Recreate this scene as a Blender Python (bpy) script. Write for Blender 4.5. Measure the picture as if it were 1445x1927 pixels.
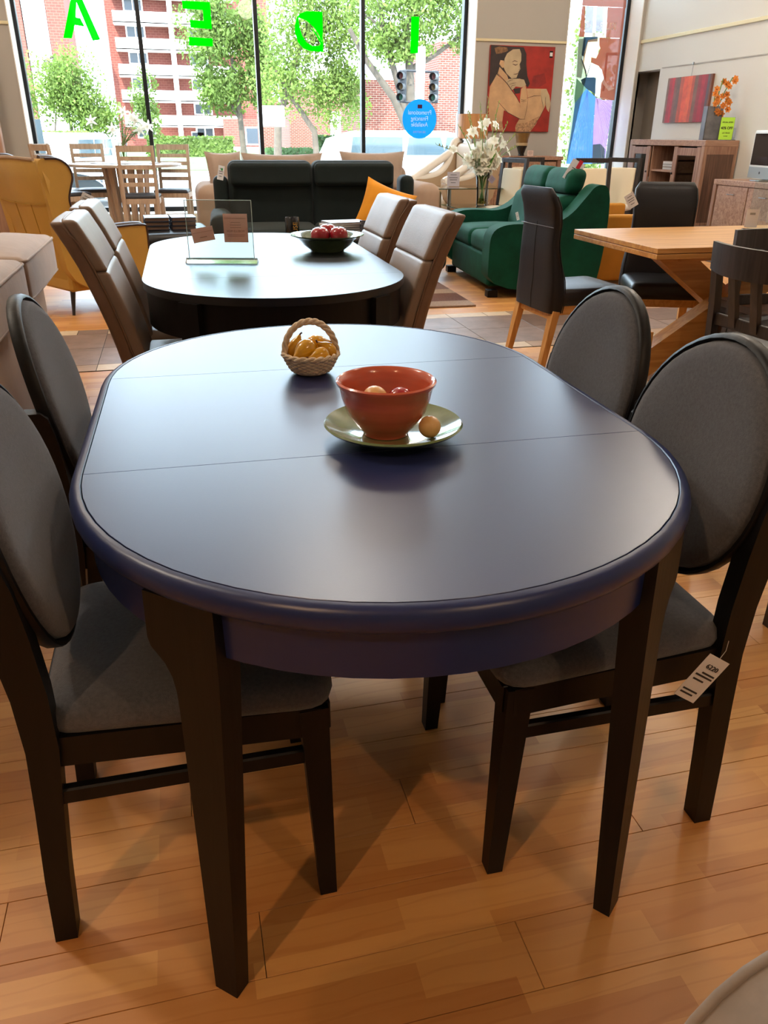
import bpy, bmesh, math, random
from math import sin, cos, pi, radians, atan2, sqrt, tan, hypot
from mathutils import Vector, Matrix, Euler
random.seed(7)
S = bpy.context.scene
COL = S.collection
for o in list(bpy.data.objects): bpy.data.objects.remove(o)

# ------------------------------------------------------------------ camera
def look_camera():
    th, ps, ro = radians(25.75), radians(14.1), radians(.42)
    d = Vector((sin(ps)*cos(th), cos(ps)*cos(th), -sin(th)))
    r0 = Vector((cos(ps), -sin(ps), 0)); u0 = r0.cross(d)
    r = r0*cos(ro)+u0*sin(ro); u = u0*cos(ro)-r0*sin(ro)
    m = Matrix((( r.x, u.x, -d.x, 0), (r.y, u.y, -d.y, 0), (r.z, u.z, -d.z, 1.25), (0, 0, 0, 1)))
    cd = bpy.data.cameras.new('camera'); cd.sensor_fit = 'HORIZONTAL'; cd.sensor_width = 36
    cd.lens = 36*1470/1445; cd.clip_start = .05; cd.clip_end = 500
    c = bpy.data.objects.new('camera', cd); COL.objects.link(c); c.matrix_world = m
    S.camera = c
look_camera()
# ------------------------------------------------------------------ colour management, sky, sun, lamps
S.view_settings.view_transform = 'Standard'; S.view_settings.look = 'None'
S.view_settings.gamma = 1; S.view_settings.use_curve_mapping = False
S.view_settings.exposure = 0.0
W = bpy.data.worlds.new('sky'); S.world = W; W.use_nodes = True
bg = W.node_tree.nodes['Background']
bg.inputs[0].default_value = (.66, .82, 1.0, 1); bg.inputs[1].default_value = 14
def light(name, typ, loc, energy, color, rot=(0, 0, 0), **k):
    l = bpy.data.lights.new(name, typ); l.energy = energy; l.color = color
    for a, b in k.items(): setattr(l, a, b)
    o = bpy.data.objects.new(name, l); COL.objects.link(o); o.location = loc; o.rotation_euler = rot
    return o
light('sun', 'SUN', (0, 0, 30), 17, (1, .95, .86), (radians(42), 0, radians(-22)), angle=radians(.6))
WARM = (1, .62, .34)
light('ceiling_spot', 'SPOT', (-1.7, -.9, 3.5), 160, WARM, (radians(-6), radians(-30), 0), spot_size=radians(95), spot_blend=.6, shadow_soft_size=.05)
light('ceiling_spot', 'SPOT', (1.6, -1.8, 3.5), 80, WARM, (radians(22), 0, 0), spot_size=radians(100), spot_blend=.6, shadow_soft_size=.05)
light('ceiling_fill', 'AREA', (3.4, 2.6, 5.2), 25, (1, .88, .74), shape='DISK', size=1.1)  # added soft fill from above, no fixture is known here
for x, y, e in ((-2.6, 3.6, 210), (5.4, 7.2, 250), (1.2, 6.4, 200), (-2.4, 8.6, 120), (2.6, -2.6, 30)):
    light('interior_fill', 'POINT', (x, y, 4.6), e, (1, .88, .74), shadow_soft_size=.25)  # added point fills that brighten the room, no pendants hang here
# ------------------------------------------------------------------ colour and material helpers
def lin(h):
    c = [int(h[i:i+2], 16)/255 for i in (0, 2, 4)]
    return tuple(x/12.92 if x <= .04045 else ((x+.055)/1.055)**2.4 for x in c)+(1,)
def mat(name, col, rough=.5, metal=0, bump=0, bscale=40, var=0, vscale=8, coat=0, trans=0, ior=1.45, spec=.5, sheen=0, stretch=None, emit=0, anis=None):
    m = bpy.data.materials.new(name); m.use_nodes = True
    nt = m.node_tree; n = nt.nodes; L = nt.links; p = n['Principled BSDF']
    c = lin(col) if isinstance(col, str) else col
    p.inputs['Base Color'].default_value = c; p.inputs['Roughness'].default_value = rough
    p.inputs['Metallic'].default_value = metal; p.inputs['Coat Weight'].default_value = coat
    p.inputs['Coat Roughness'].default_value = .08
    p.inputs['Transmission Weight'].default_value = trans; p.inputs['IOR'].default_value = ior
    p.inputs['Specular IOR Level'].default_value = spec
    if sheen:
        p.inputs['Sheen Weight'].default_value = sheen; p.inputs['Sheen Roughness'].default_value = .4
    if emit:
        p.inputs['Emission Color'].default_value = c; p.inputs['Emission Strength'].default_value = emit
    if bump or var:
        tc = n.new('ShaderNodeTexCoord'); mp = n.new('ShaderNodeMapping'); L.new(tc.outputs['Object'], mp.inputs[0])
        if stretch: mp.inputs['Scale'].default_value = stretch
        if bump:
            t = n.new('ShaderNodeTexNoise'); t.inputs['Scale'].default_value = bscale; t.inputs['Detail'].default_value = 4
            L.new(mp.outputs[0], t.inputs['Vector'])
            b = n.new('ShaderNodeBump'); b.inputs['Strength'].default_value = bump; b.inputs['Distance'].default_value = .004
            L.new(t.outputs['Fac'], b.inputs['Height']); L.new(b.outputs[0], p.inputs['Normal'])
        if var:
            t = n.new('ShaderNodeTexNoise'); t.inputs['Scale'].default_value = vscale; t.inputs['Detail'].default_value = 5
            t.inputs['Roughness'].default_value = .62
            L.new(mp.outputs[0], t.inputs['Vector'])
            r = n.new('ShaderNodeValToRGB'); L.new(t.outputs['Fac'], r.inputs[0])
            r.color_ramp.elements[0].position = .3; r.color_ramp.elements[1].position = .7
            r.color_ramp.elements[0].color = tuple(x*(1-var) for x in c[:3])+(1,)
            r.color_ramp.elements[1].color = tuple(min(1, x*(1+var)) for x in c[:3])+(1,)
            L.new(r.outputs[0], p.inputs['Base Color'])
    return m
def wood(name, c1, c2, axis=0, scale=6, rough=.4, dist=3, spec=.5, coat=0):
    """wood with grain running along the given object axis"""
    m = bpy.data.materials.new(name); m.use_nodes = True
    nt = m.node_tree; n = nt.nodes; L = nt.links; p = n['Principled BSDF']
    tc = n.new('ShaderNodeTexCoord'); mp = n.new('ShaderNodeMapping'); L.new(tc.outputs['Object'], mp.inputs[0])
    sc = [scale*3.2]*3; sc[axis] = scale*.22; mp.inputs['Scale'].default_value = sc
    t = n.new('ShaderNodeTexNoise'); t.inputs['Scale'].default_value = 1.6; t.inputs['Detail'].default_value = 7
    t.inputs['Distortion'].default_value = dist*.4; L.new(mp.outputs[0], t.inputs['Vector'])
    r = n.new('ShaderNodeValToRGB'); L.new(t.outputs['Fac'], r.inputs[0])
    r.color_ramp.elements[0].position = .32; r.color_ramp.elements[1].position = .68
    r.color_ramp.elements[0].color = lin(c1); r.color_ramp.elements[1].color = lin(c2)
    L.new(r.outputs[0], p.inputs['Base Color']); p.inputs['Roughness'].default_value = rough
    p.inputs['Coat Weight'].default_value = coat; p.inputs['Specular IOR Level'].default_value = spec
    b = n.new('ShaderNodeBump'); b.inputs['Strength'].default_value = .25; b.inputs['Distance'].default_value = .002
    L.new(t.outputs['Fac'], b.inputs['Height']); L.new(b.outputs[0], p.inputs['Normal'])
    return m
def thin_glass(name, tint=(1, 1, 1, 1), rough=0, refl=1.0):
    m = bpy.data.materials.new(name); m.use_nodes = True
    nt = m.node_tree; n = nt.nodes; L = nt.links
    for x in list(n): n.remove(x)
    o = n.new('ShaderNodeOutputMaterial'); t = n.new('ShaderNodeBsdfTransparent'); g = n.new('ShaderNodeBsdfGlossy')
    t.inputs[0].default_value = tint; g.inputs['Roughness'].default_value = rough
    f = n.new('ShaderNodeFresnel'); f.inputs[0].default_value = 1.45
    k = n.new('ShaderNodeMath'); k.operation = 'MULTIPLY'; k.inputs[1].default_value = refl; L.new(f.outputs[0], k.inputs[0])
    mx = n.new('ShaderNodeMixShader'); L.new(k.outputs[0], mx.inputs[0]); L.new(t.outputs[0], mx.inputs[1]); L.new(g.outputs[0], mx.inputs[2])
    L.new(mx.outputs[0], o.inputs[0])
    return m
def film(name, col, opacity=.8, translucency=.6):
    """printed film on a window: partly see-through, partly translucent ink"""
    m = bpy.data.materials.new(name); m.use_nodes = True
    nt = m.node_tree; n = nt.nodes; L = nt.links
    for x in list(n): n.remove(x)
    c = lin(col) if isinstance(col, str) else col
    o = n.new('ShaderNodeOutputMaterial'); t = n.new('ShaderNodeBsdfTransparent'); a = n.new('ShaderNodeBsdfTranslucent'); d = n.new('ShaderNodeBsdfDiffuse')
    a.inputs[0].default_value = c; d.inputs[0].default_value = c
    m1 = n.new('ShaderNodeMixShader'); m1.inputs[0].default_value = translucency; L.new(d.outputs[0], m1.inputs[1]); L.new(a.outputs[0], m1.inputs[2])
    m2 = n.new('ShaderNodeMixShader'); m2.inputs[0].default_value = opacity; L.new(t.outputs[0], m2.inputs[1]); L.new(m1.outputs[0], m2.inputs[2])
    L.new(m2.outputs[0], o.inputs[0])
    return m

# ------------------------------------------------------------------ mesh builder
class B:
    def __init__(s): s.v = []; s.f = []; s.T = None
    def add(s, vs, fs, T=None):
        k = len(s.v)
        if T is not None: vs = [T @ Vector(p) for p in vs]
        if s.T is not None: vs = [s.T @ Vector(p) for p in vs]
        s.v += [tuple(p) for p in vs]; s.f += [tuple(i+k for i in f) for f in fs]
        return s
    def box(s, c, d, bev=0, T=None):
        """box with centre c, size d and chamfered edges"""
        h = [x/2 for x in d]; cx, cy, cz = c
        if bev <= 0:
            vs = [(cx+i*h[0], cy+j*h[1], cz+k*h[2]) for k in (-1, 1) for j in (-1, 1) for i in (-1, 1)]
            return s.add(vs, [(0, 2, 3, 1), (4, 5, 7, 6), (0, 1, 5, 4), (2, 6, 7, 3), (0, 4, 6, 2), (1, 3, 7, 5)], T)
        b = min(bev, min(h)*.95); vs = []; ix = {}
        for sx in (-1, 1):
            for sy in (-1, 1):
                for sz in (-1, 1):
                    for a in range(3):
                        q = [sx*(h[0]-b), sy*(h[1]-b), sz*(h[2]-b)]; q[a] = (sx, sy, sz)[a]*h[a]
                        ix[(sx, sy, sz, a)] = len(vs); vs.append((cx+q[0], cy+q[1], cz+q[2]))
        fs = []
        for a in range(3):
            o1, o2 = (a+1) % 3, (a+2) % 3
            for sg in (-1, 1):
                loop = []
                for p, q in ((-1, -1), (1, -1), (1, 1), (-1, 1)):
                    t = [0]*3; t[a] = sg; t[o1] = p; t[o2] = q; loop.append(ix[(*t, a)])
                fs.append(tuple(loop if sg > 0 else loop[::-1]))
            for p in (-1, 1):
                for q in (-1, 1):
                    t0 = [0]*3; t0[o1] = p; t0[o2] = q; t1 = t0[:]; t0[a] = -1; t1[a] = 1
                    lp = [ix[(*t0, o1)], ix[(*t1, o1)], ix[(*t1, o2)], ix[(*t0, o2)]]
                    fs.append(tuple(lp if p*q < 0 else lp[::-1]))
        for sx in (-1, 1):
            for sy in (-1, 1):
                for sz in (-1, 1):
                    l = [ix[(sx, sy, sz, a)] for a in range(3)]
                    fs.append(tuple(l if sx*sy*sz > 0 else l[::-1]))
        return s.add(vs, fs, T)
    def cush(s, c, d, r, puff=(0, 0, 0), T=None, n=4, k=3, warp=None):
        """soft rounded block, each axis may bulge by puff"""
        h = [x/2 for x in d]; r = min(r, min(h)*.999); inn = [x-r for x in h]
        def ax(i):
            a = [-inn[i]-r*tan(pi/4*(k-j)/k) for j in range(k)]
            m = [-inn[i]+2*inn[i]*j/n for j in range(n+1)]
            return a+m+[-x for x in a[::-1]]
        A = [ax(i) for i in range(3)]
        vs = []; fs = []; cache = {}
        def vert(q):
            key = tuple(round(x, 6) for x in q)
            if key in cache: return cache[key]
            cl = [max(-inn[i], min(inn[i], q[i])) for i in range(3)]
            dd = [q[i]-cl[i] for i in range(3)]; l = sqrt(sum(x*x for x in dd)) or 1
            p = [cl[i]+dd[i]/l*r for i in range(3)]
            u = [p[i]/h[i] for i in range(3)]; o = p[:]
            for i in range(3):
                if puff[i]:
                    a, b = (i+1) % 3, (i+2) % 3
                    o[i] += puff[i]*(1-u[a]**2)*(1-u[b]**2)*max(-1, min(1, u[i]*1.2))
            if warp: o = list(warp(*o))
            cache[key] = len(vs); vs.append((o[0]+c[0], o[1]+c[1], o[2]+c[2]))
            return cache[key]
        for a in range(3):
            b, e = (a+1) % 3, (a+2) % 3
            for sg in (-1, 1):
                for i in range(len(A[b])-1):
                    for j in range(len(A[e])-1):
                        lp = []
                        for bi, ej in ((i, j), (i+1, j), (i+1, j+1), (i, j+1)):
                            q = [0]*3; q[a] = sg*h[a]; q[b] = A[b][bi]; q[e] = A[e][ej]; lp.append(vert(q))
                        if sg < 0: lp = lp[::-1]
                        fs.append(tuple(lp))
        return s.add(vs, fs, T)
    def loft(s, rings, caps=True, T=None, loop=False):
        n = len(rings[0]); vs = [p for r in rings for p in r]; fs = []
        R = len(rings)
        for i in range(R if loop else R-1):
            a = i*n; b = ((i+1) % R)*n
            for j in range(n):
                k = (j+1) % n; fs.append((a+j, a+k, b+k, b+j))
        if caps and not loop: fs += [tuple(range(n))[::-1], tuple(range((R-1)*n, R*n))]
        return s.add(vs, fs, T)
    def tube(s, pts, r, n=8, T=None, caps=True, loop=False):
        pts = [Vector(p) for p in pts]; N = len(pts)
        rr = r if isinstance(r, (list, tuple)) else [r]*N
        rings = []; up = None
        for i in range(N):
            if loop: t = (pts[(i+1) % N]-pts[i-1]).normalized()
            else: t = (pts[min(i+1, N-1)]-pts[max(i-1, 0)]).normalized()
            if up is None: up = Vector((0, 0, 1)) if abs(t.z) < .9 else Vector((1, 0, 0))
            up = (up-t*up.dot(t)).normalized(); w = t.cross(up)
            rings.append([tuple(pts[i]+(up*cos(2*pi*j/n)+w*sin(2*pi*j/n))*rr[i]) for j in range(n)])
        return s.loft(rings, caps, T, loop)
    def bar(s, a, b, w, d, w2=None, d2=None, T=None, up=(0, 0, 1)):
        """tapered rectangular bar from a to b"""
        a = Vector(a); b = Vector(b); t = (b-a).normalized(); up = Vector(up)
        if abs(t.dot(up)) > .95: up = Vector((0, 1, 0))
        x = t.cross(up).normalized(); y = x.cross(t).normalized()
        w2 = w if w2 is None else w2; d2 = d if d2 is None else d2
        f = lambda p, w, d: [tuple(p+x*i*w/2+y*j*d/2) for i, j in ((-1, -1), (1, -1), (1, 1), (-1, 1))]
        return s.loft([f(a, w, d), f(b, w2, d2)], True, T)
    def lathe(s, prof, n=32, T=None, c=(0, 0, 0)):
        rings = [[(c[0]+r*cos(2*pi*j/n), c[1]+r*sin(2*pi*j/n), c[2]+z) for j in range(n)] for r, z in prof]
        return s.loft(rings, True, T)
    def prism(s, out, z0, z1, T=None, hole=None):
        n = len(out); vs = [(x, y, z0) for x, y in out]+[(x, y, z1) for x, y in out]
        area = sum(out[i-1][0]*out[i][1]-out[i][0]*out[i-1][1] for i in range(n))
        fs = [tuple(range(n))[::-1], tuple(range(n, 2*n))]+[(i, (i+1) % n, n+(i+1) % n, n+i) for i in range(n)]
        if area < 0: fs = [f[::-1] for f in fs]
        return s.add(vs, fs, T)
def obj(name, b, m, parent=None, smooth=40, loc=None, rot=None, kind=None, label=None, cat=None, group=None):
    me = bpy.data.meshes.new(name); me.from_pydata(b.v, [], b.f); me.validate()
    if kind != 'stuff':
        bm = bmesh.new(); bm.from_mesh(me); bmesh.ops.recalc_face_normals(bm, faces=bm.faces); bm.to_mesh(me); bm.free()
    me.update()
    if smooth:
        me.shade_smooth(); me.set_sharp_from_angle(angle=radians(smooth))
    me.materials.append(m)
    o = bpy.data.objects.new(name, me); COL.objects.link(o)
    if parent is not None: o.parent = parent
    if loc: o.location = loc
    if rot: o.rotation_euler = rot
    if kind: o['kind'] = kind
    if label: o['label'] = label
    if cat: o['category'] = cat
    if group: o['group'] = group
    return o
def thing(name, label, cat, loc=(0, 0, 0), rz=0, group=None):
    o = bpy.data.objects.new(name, None); COL.objects.link(o); o.empty_display_size = .1
    o.location = loc; o.rotation_euler = (0, 0, rz); o['label'] = label; o['category'] = cat
    if group: o['group'] = group
    return o
def share(name, src, parent, loc, rot=(0, 0, 0), scale=(1, 1, 1), m=None):
    o = bpy.data.objects.new(name, src.data); COL.objects.link(o); o.parent = parent
    o.location = loc; o.rotation_euler = rot; o.scale = scale
    if m: o.material_slots[0].link = 'OBJECT'; o.material_slots[0].material = m
    return o
def dup(root, loc, rz=0, label=None, group=None, skip=()):
    r = root.copy(); COL.objects.link(r); r.location = loc; r.rotation_euler = (0, 0, rz)
    if label: r['label'] = label
    if group: r['group'] = group
    def rec(a, b):
        for ch in list(a.children):
            if ch.name.split('.')[0] in skip: continue
            c = ch.copy(); COL.objects.link(c); c.parent = b; rec(ch, c)
    rec(root, r)
    return r
def TR(x, y, z, rx=0, ry=0, rz=0): return Matrix.Translation((x, y, z)) @ Euler((rx, ry, rz)).to_matrix().to_4x4()
def text(name, body, size, m, parent, T, mirror=False, depth=.0008, align='CENTER', bold=0, sx=1):
    cu = bpy.data.curves.new('t', 'FONT'); cu.body = body; cu.size = size; cu.align_x = align; cu.align_y = 'CENTER'
    cu.extrude = depth; cu.offset = bold; cu.resolution_u = 3
    to = bpy.data.objects.new('t', cu); COL.objects.link(to)
    dg = bpy.context.evaluated_depsgraph_get(); me = bpy.data.meshes.new_from_object(to.evaluated_get(dg))
    bpy.data.objects.remove(to)
    k = -sx if mirror else sx
    for v in me.vertices: v.co = T @ Vector((v.co.x*k, v.co.y, v.co.z))
    me.name = name; me.materials.clear(); me.materials.append(m)
    o = bpy.data.objects.new(name, me); COL.objects.link(o); o.parent = parent
    return o
def stadium(cx, R, y0, y1, n=20):
    """outline: half circles of radius R centred at y0 and y1"""
    a = [(cx+R*cos(pi+pi*i/n), y0+R*sin(pi+pi*i/n)) for i in range(n+1)]
    b = [(cx+R*cos(pi*i/n), y1+R*sin(pi*i/n)) for i in range(n+1)]
    return a+b
def struct(name, b, m, parent=None, **k): return obj(name, b, m, parent, kind='structure' if parent is None else None, **k)

# ------------------------------------------------------------------ materials
BLACKWOOD = wood('black_stained_wood', '070606', '0f0c0c', 2, 8, .45, spec=.25)
NAVY = mat('navy_lacquer', '172350', .34, bump=.02, bscale=300, coat=.0, spec=.55)
NAVYTOP = mat('navy_satin_top', '222a52', .34, bump=.015, bscale=400, spec=.55, ior=1.5)
BLACKTOP = mat('black_satin_top', '171a1d', .33, bump=.01, bscale=400, spec=.55, ior=1.5)
GREYFAB = mat('charcoal_grey_fabric', '525256', .95, bump=.5, bscale=900, var=.22, vscale=170, sheen=.25)
TAUPE = mat('taupe_leather', '8b7768', .42, bump=.15, bscale=160, var=.1, vscale=6)
TAUPEDK = mat('brown_taupe_leather', '7b604d', .45, bump=.15, bscale=160, var=.12, vscale=8)
BLKLEA = mat('black_leather', '17161a', .38, bump=.15, bscale=160)
YELLEA = mat('mustard_yellow_leather', 'b58a3c', .45, bump=.1, bscale=150, var=.06, vscale=4)
BRNPIPE = mat('dark_brown_leather', '3a2622', .4, bump=.1, bscale=150)
BEIGE = mat('beige_velvet', 'a38d7e', .85, bump=.25, bscale=30, var=.1, vscale=5, sheen=.35)
BEIGEPALE = mat('pale_taupe_fabric', 'a58c7a', .9, bump=.3, bscale=400, var=.05)
DKGREEN = mat('blackish_green_velvet', '101c1c', .85, bump=.2, bscale=300, var=.15, vscale=12, sheen=.08)
GREEN = mat('emerald_velvet', '054634', .8, bump=.2, bscale=60, var=.25, vscale=7, sheen=.03, spec=.25)
MUSTARD = mat('mustard_velvet', 'd58a10', .8, bump=.2, bscale=60, var=.08, vscale=6, sheen=.2)
MUSTARD2 = mat('ochre_fabric', 'ab7420', .85, bump=.2, bscale=60, var=.06)
OAK = wood('honey_oak', 'b9803f', 'd9a45f', 0, 5, .38)
OAKV = wood('honey_oak_upright', 'b9803f', 'd9a45f', 2, 5, .4)
PALEOAK = wood('whitewashed_oak', 'a8927f', 'c4b09c', 2, 6, .5)
CABH = wood('reddish_oak_veneer', '8a6450', 'b18b72', 1, 5, .45)
CABV = wood('reddish_oak_veneer_upright', '7d5745', 'a68068', 2, 5, .45)
CABDK = wood('dark_oak_veneer', '4b3429', '6f4f3d', 2, 5, .5)
WHITE = mat('white_paint', 'e4e0d8', .5, bump=.05, bscale=60)
WALL = mat('warm_grey_wall_paint', 'd0cbc2', .75, bump=.08, bscale=90)
WALLG = mat('grey_wall_paint', 'aca59c', .75, bump=.08, bscale=90)
ALCOVE = mat('shaded_alcove_paint', 'a3998e', .8, bump=.08, bscale=90)  # darker than the right wall; shade of the recess put into the colour
RAIL = mat('cream_moulding', 'd9cba4', .55)
CEIL = mat('ceiling_paint', 'd8d4ca', .85)
FRAMEBLK = mat('dark_bronze_aluminium', '2b2d30', .4, metal=.6)
STEEL = mat('brushed_steel', 'b8bcc0', .3, metal=1)
COPPER = mat('copper_tube', 'c98760', .25, metal=1)
GLASS = thin_glass('window_glass', (.97, .99, .98, 1), 0, .7)
ACRYL = thin_glass('acrylic_sheet', (.90, .95, .95, 1), .02, 2.2)
TEMPER = thin_glass('green_tinted_glass', (.72, .9, .86, 1), .02, 1.4)
PAPERTAN = mat('tan_card', 'dcb5a2', .8)
PAPER = mat('white_paper', 'e8e4e2', .8)
INK = mat('dark_ink', '35302e', .8)
REDINK = mat('red_ink', 'c62a2a', .8)
LIME = mat('lime_green_paper', 'b6e84a', .8)
TERRA = mat('terracotta_glaze', 'bd5a40', .2, bump=.12, bscale=14, var=.16, vscale=9, coat=.6, stretch=(.3, .3, 4))
PLATEG = mat('olive_green_glaze', '66784e', .14, var=.25, vscale=10, coat=.8)
BOWLG = mat('sage_green_glaze', '55664a', .16, var=.2, vscale=10, coat=.8)
APPLE = mat('red_apple_glaze', '9c1a2a', .18, var=.2, vscale=14, coat=.7)
PEAR = mat('amber_pear_glaze', 'd39a16', .15, var=.3, vscale=16, coat=.8)
CREAMF = mat('cream_onion_glaze', 'd8ac6e', .35, var=.12, vscale=12, coat=.2)
WICKER = mat('woven_rope', 'dcc6a8', .7, bump=.6, bscale=120, var=.18, vscale=60)

def strip_floor(name, per_obj):
    """maple laminate: printed strips of differing tone, grain along x"""
    m = bpy.data.materials.new(name); m.use_nodes = True
    nt = m.node_tree; n = nt.nodes; L = nt.links; p = n['Principled BSDF']
    g = n.new('ShaderNodeNewGeometry')
    br = n.new('ShaderNodeTexBrick'); L.new(g.outputs['Position'], br.inputs['Vector'])
    br.inputs['Scale'].default_value = 1; br.inputs['Brick Width'].default_value = .42; br.inputs['Row Height'].default_value = .0625
    br.inputs['Mortar Size'].default_value = .0006 if not per_obj else 0; br.inputs['Mortar'].default_value = lin('7a4a26')
    br.inputs['Color1'].default_value = (0, 0, 0, 1); br.inputs['Color2'].default_value = (1, 1, 1, 1); br.offset = .37; br.inputs['Bias'].default_value = 0
    mp = n.new('ShaderNodeMapping'); L.new(g.outputs['Position'], mp.inputs[0]); mp.inputs['Scale'].default_value = (1.3, 14, 1)
    t = n.new('ShaderNodeTexNoise'); t.inputs['Scale'].default_value = 2.2; t.inputs['Detail'].default_value = 8; t.inputs['Distortion'].default_value = .8
    L.new(mp.outputs[0], t.inputs['Vector'])
    w = n.new('ShaderNodeTexWave'); w.wave_type = 'RINGS'; w.inputs['Scale'].default_value = 1.6; w.inputs['Distortion'].default_value = 9; w.inputs['Detail'].default_value = 3; w.inputs['Detail Scale'].default_value = 1.2
    mp2 = n.new('ShaderNodeMapping'); L.new(g.outputs['Position'], mp2.inputs[0]); mp2.inputs['Scale'].default_value = (1.2, 6, 1); L.new(mp2.outputs[0], w.inputs['Vector'])
    r = n.new('ShaderNodeValToRGB'); r.color_ramp.elements[0].color = lin('ab6c35'); r.color_ramp.elements[1].color = lin('d8a25e')
    r.color_ramp.elements[0].position = .0; r.color_ramp.elements[1].position = 1
    a = n.new('ShaderNodeMix'); a.data_type = 'FLOAT'; a.inputs[0].default_value = .38
    L.new(br.outputs['Color'], a.inputs[2]); L.new(t.outputs['Fac'], a.inputs[3])
    L.new(a.outputs[0], r.inputs[0])
    mm = n.new('ShaderNodeMix'); mm.data_type = 'RGBA'; mm.blend_type = 'MULTIPLY'
    rr = n.new('ShaderNodeValToRGB'); L.new(w.outputs['Fac'], rr.inputs[0]); rr.color_ramp.elements[0].position = 0; rr.color_ramp.elements[1].position = .12
    rr.color_ramp.elements[0].color = (.80, .70, .62, 1); rr.color_ramp.elements[1].color = (1, 1, 1, 1)
    mm.inputs[0].default_value = .4; L.new(r.outputs[0], mm.inputs[6]); L.new(rr.outputs[0], mm.inputs[7])
    L.new(mm.outputs[2], p.inputs['Base Color'])
    p.inputs['Roughness'].default_value = .38
    b = n.new('ShaderNodeBump'); b.inputs['Strength'].default_value = .08; b.inputs['Distance'].default_value = .001
    L.new(t.outputs['Fac'], b.inputs['Height']); L.new(b.outputs[0], p.inputs['Normal'])
    return m
LAM = strip_floor('maple_laminate', True)
LAMFAR = strip_floor('maple_laminate_far', False)
JOINT = mat('dark_floor_joint', '2b1a10', .9)
TILES = [mat('brown_stone_tile', '6a5348', .4, var=.25, vscale=9), mat('mauve_stone_tile', '7d675d', .4, var=.25, vscale=9), mat('cream_stone_tile', 'c0aa8f', .42, var=.15, vscale=9), mat('tan_stone_tile', '9a7c62', .42, var=.18, vscale=9)]
GROUT = mat('grey_grout', '3f3732', .9)

# ------------------------------------------------------------------ room shell
floor = struct('floor', B().box((1.3, 2.0, -.06), (11.6, 5.6, .1)), JOINT)      # base under the near boards
b = B().box((1.3, 9.175, -.04), (11.6, 6.65, .08)); obj('far_boards', b, LAMFAR, floor)
b = B().box((1.3, -2.9, -.04), (11.6, 4.2, .08)); obj('rear_boards', b, LAMFAR, floor)
PW = .125; protoP = None; cnt = 0
for row in range(44):
    y = -.78+row*PW+PW/2
    if y > 4.70: break
    off = (row*0.437) % 1.2
    k = 0; x = -2.7-off
    while x < 3.9:
        x0, x1 = x, x+1.2
        # keep boards the camera can see
        lim_l = -.75-.22*max(0, y); lim_r = .75+.62*max(.0, y)
        if x1 > lim_l and x0 < lim_r+.4 and y > .2:
            if protoP is None:
                protoP = obj('plank', B().box((0, 0, -.005), (1.1988, PW-.0012, .01), .0006), LAM, floor, smooth=0, loc=(x+.6, y, 0))
            else: share('plank', protoP, floor, (x+.6, y, 0))
            cnt += 1
        elif y > -1:
            if cnt >= 0:
                pass
        x += 1.2
# the laminate outside the view: one plain sheet left, right and behind
b = B()
for row in range(44):
    y = -.78+row*PW+PW/2
    if y > 4.70: break
    off = (row*0.437) % 1.2; x = -2.7-off; segs = []
    lim_l = -.75-.22*max(0, y); lim_r = .75+.62*max(.0, y); vis = []
    while x < 3.9:
        if x+1.2 > lim_l and x < lim_r+.4 and y > .2: vis.append(x)
        x += 1.2
    if vis:
        a, c = min(vis), max(vis)+1.2
        b.box(((a-4.5)/2, y, -.005), (a+4.5, PW-.0012, .01)); b.box(((c+7.1)/2, y, -.005), (7.1-c, PW-.0012, .01))
    else: b.box((1.3, y, -.005), (11.6, PW-.0012, .01))
obj('side_boards', b, LAM, floor, smooth=0, kind='stuff')
# tiled walkway
TY0, TY1 = 4.74, 5.85
obj('tile_bed', B().box((1.3, (TY0+TY1)/2, -.04), (11.6, TY1-TY0, .078)), GROUT, floor)
def tile(x0, x1, y0, y1, m):
    g = .004
    obj('tile', B().box(((x0+x1)/2, (y0+y1)/2, -.003), (x1-x0-g, y1-y0-g, .006), .001), m, floor, smooth=0)
rt = random.Random(3)
x = -2.05
while x < 5.2:
    s = .50
    tile(x, x+s*.5, TY0, TY0+.14, TILES[2]); tile(x+s*.5, x+s, TY0, TY0+.14, TILES[rt.choice((2, 3))])
    if int(round((x+2.05)/s)) % 3 == 1:
        tile(x, x+s, TY0+.14, TY0+.30, TILES[3]); tile(x, x+s*.45, TY0+.30, TY0+.62, TILES[2]); tile(x+s*.45, x+s, TY0+.30, TY0+.62, TILES[rt.choice((0, 1))])
        tile(x, x+s, TY0+.62, TY0+.97, TILES[rt.choice((0, 1))])
    else:
        tile(x, x+s, TY0+.14, TY0+.56, TILES[rt.choice((0, 1))]); tile(x, x+s, TY0+.56, TY0+.97, TILES[rt.choice((0, 1))])
    tile(x, x+s*.6, TY0+.97, TY1, TILES[rt.choice((2, 3))]); tile(x+s*.6, x+s, TY0+.97, TY1, TILES[rt.choice((1, 2))])
    x += s
XL, XR, YB, YG, YW, ZC = -4.3, 6.92, -4.9, 12.5, 12.1, 5.3
struct('ceiling', B().box((1.31, 3.8, ZC+.1), (11.6, 17.6, .2)), CEIL)
struct('wall_left', B().box((XL-.1, 3.8, ZC/2), (.2, 17.6, ZC)), WALLG)
struct('wall_back', B().box((1.31, YB-.1, ZC/2), (11.6, .2, ZC)), WALLG)
b = B().box((XR+.1, 3.3, ZC/2), (.2, 16.4, ZC))
b.box((XR+.1, 12.0, (2.13+ZC)/2), (.2, 1.0, ZC-2.13)); b.box((XR+.1, 12.45, 1.065), (.2, .1, 2.13))
struct('wall_right', b, WALL)
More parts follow.
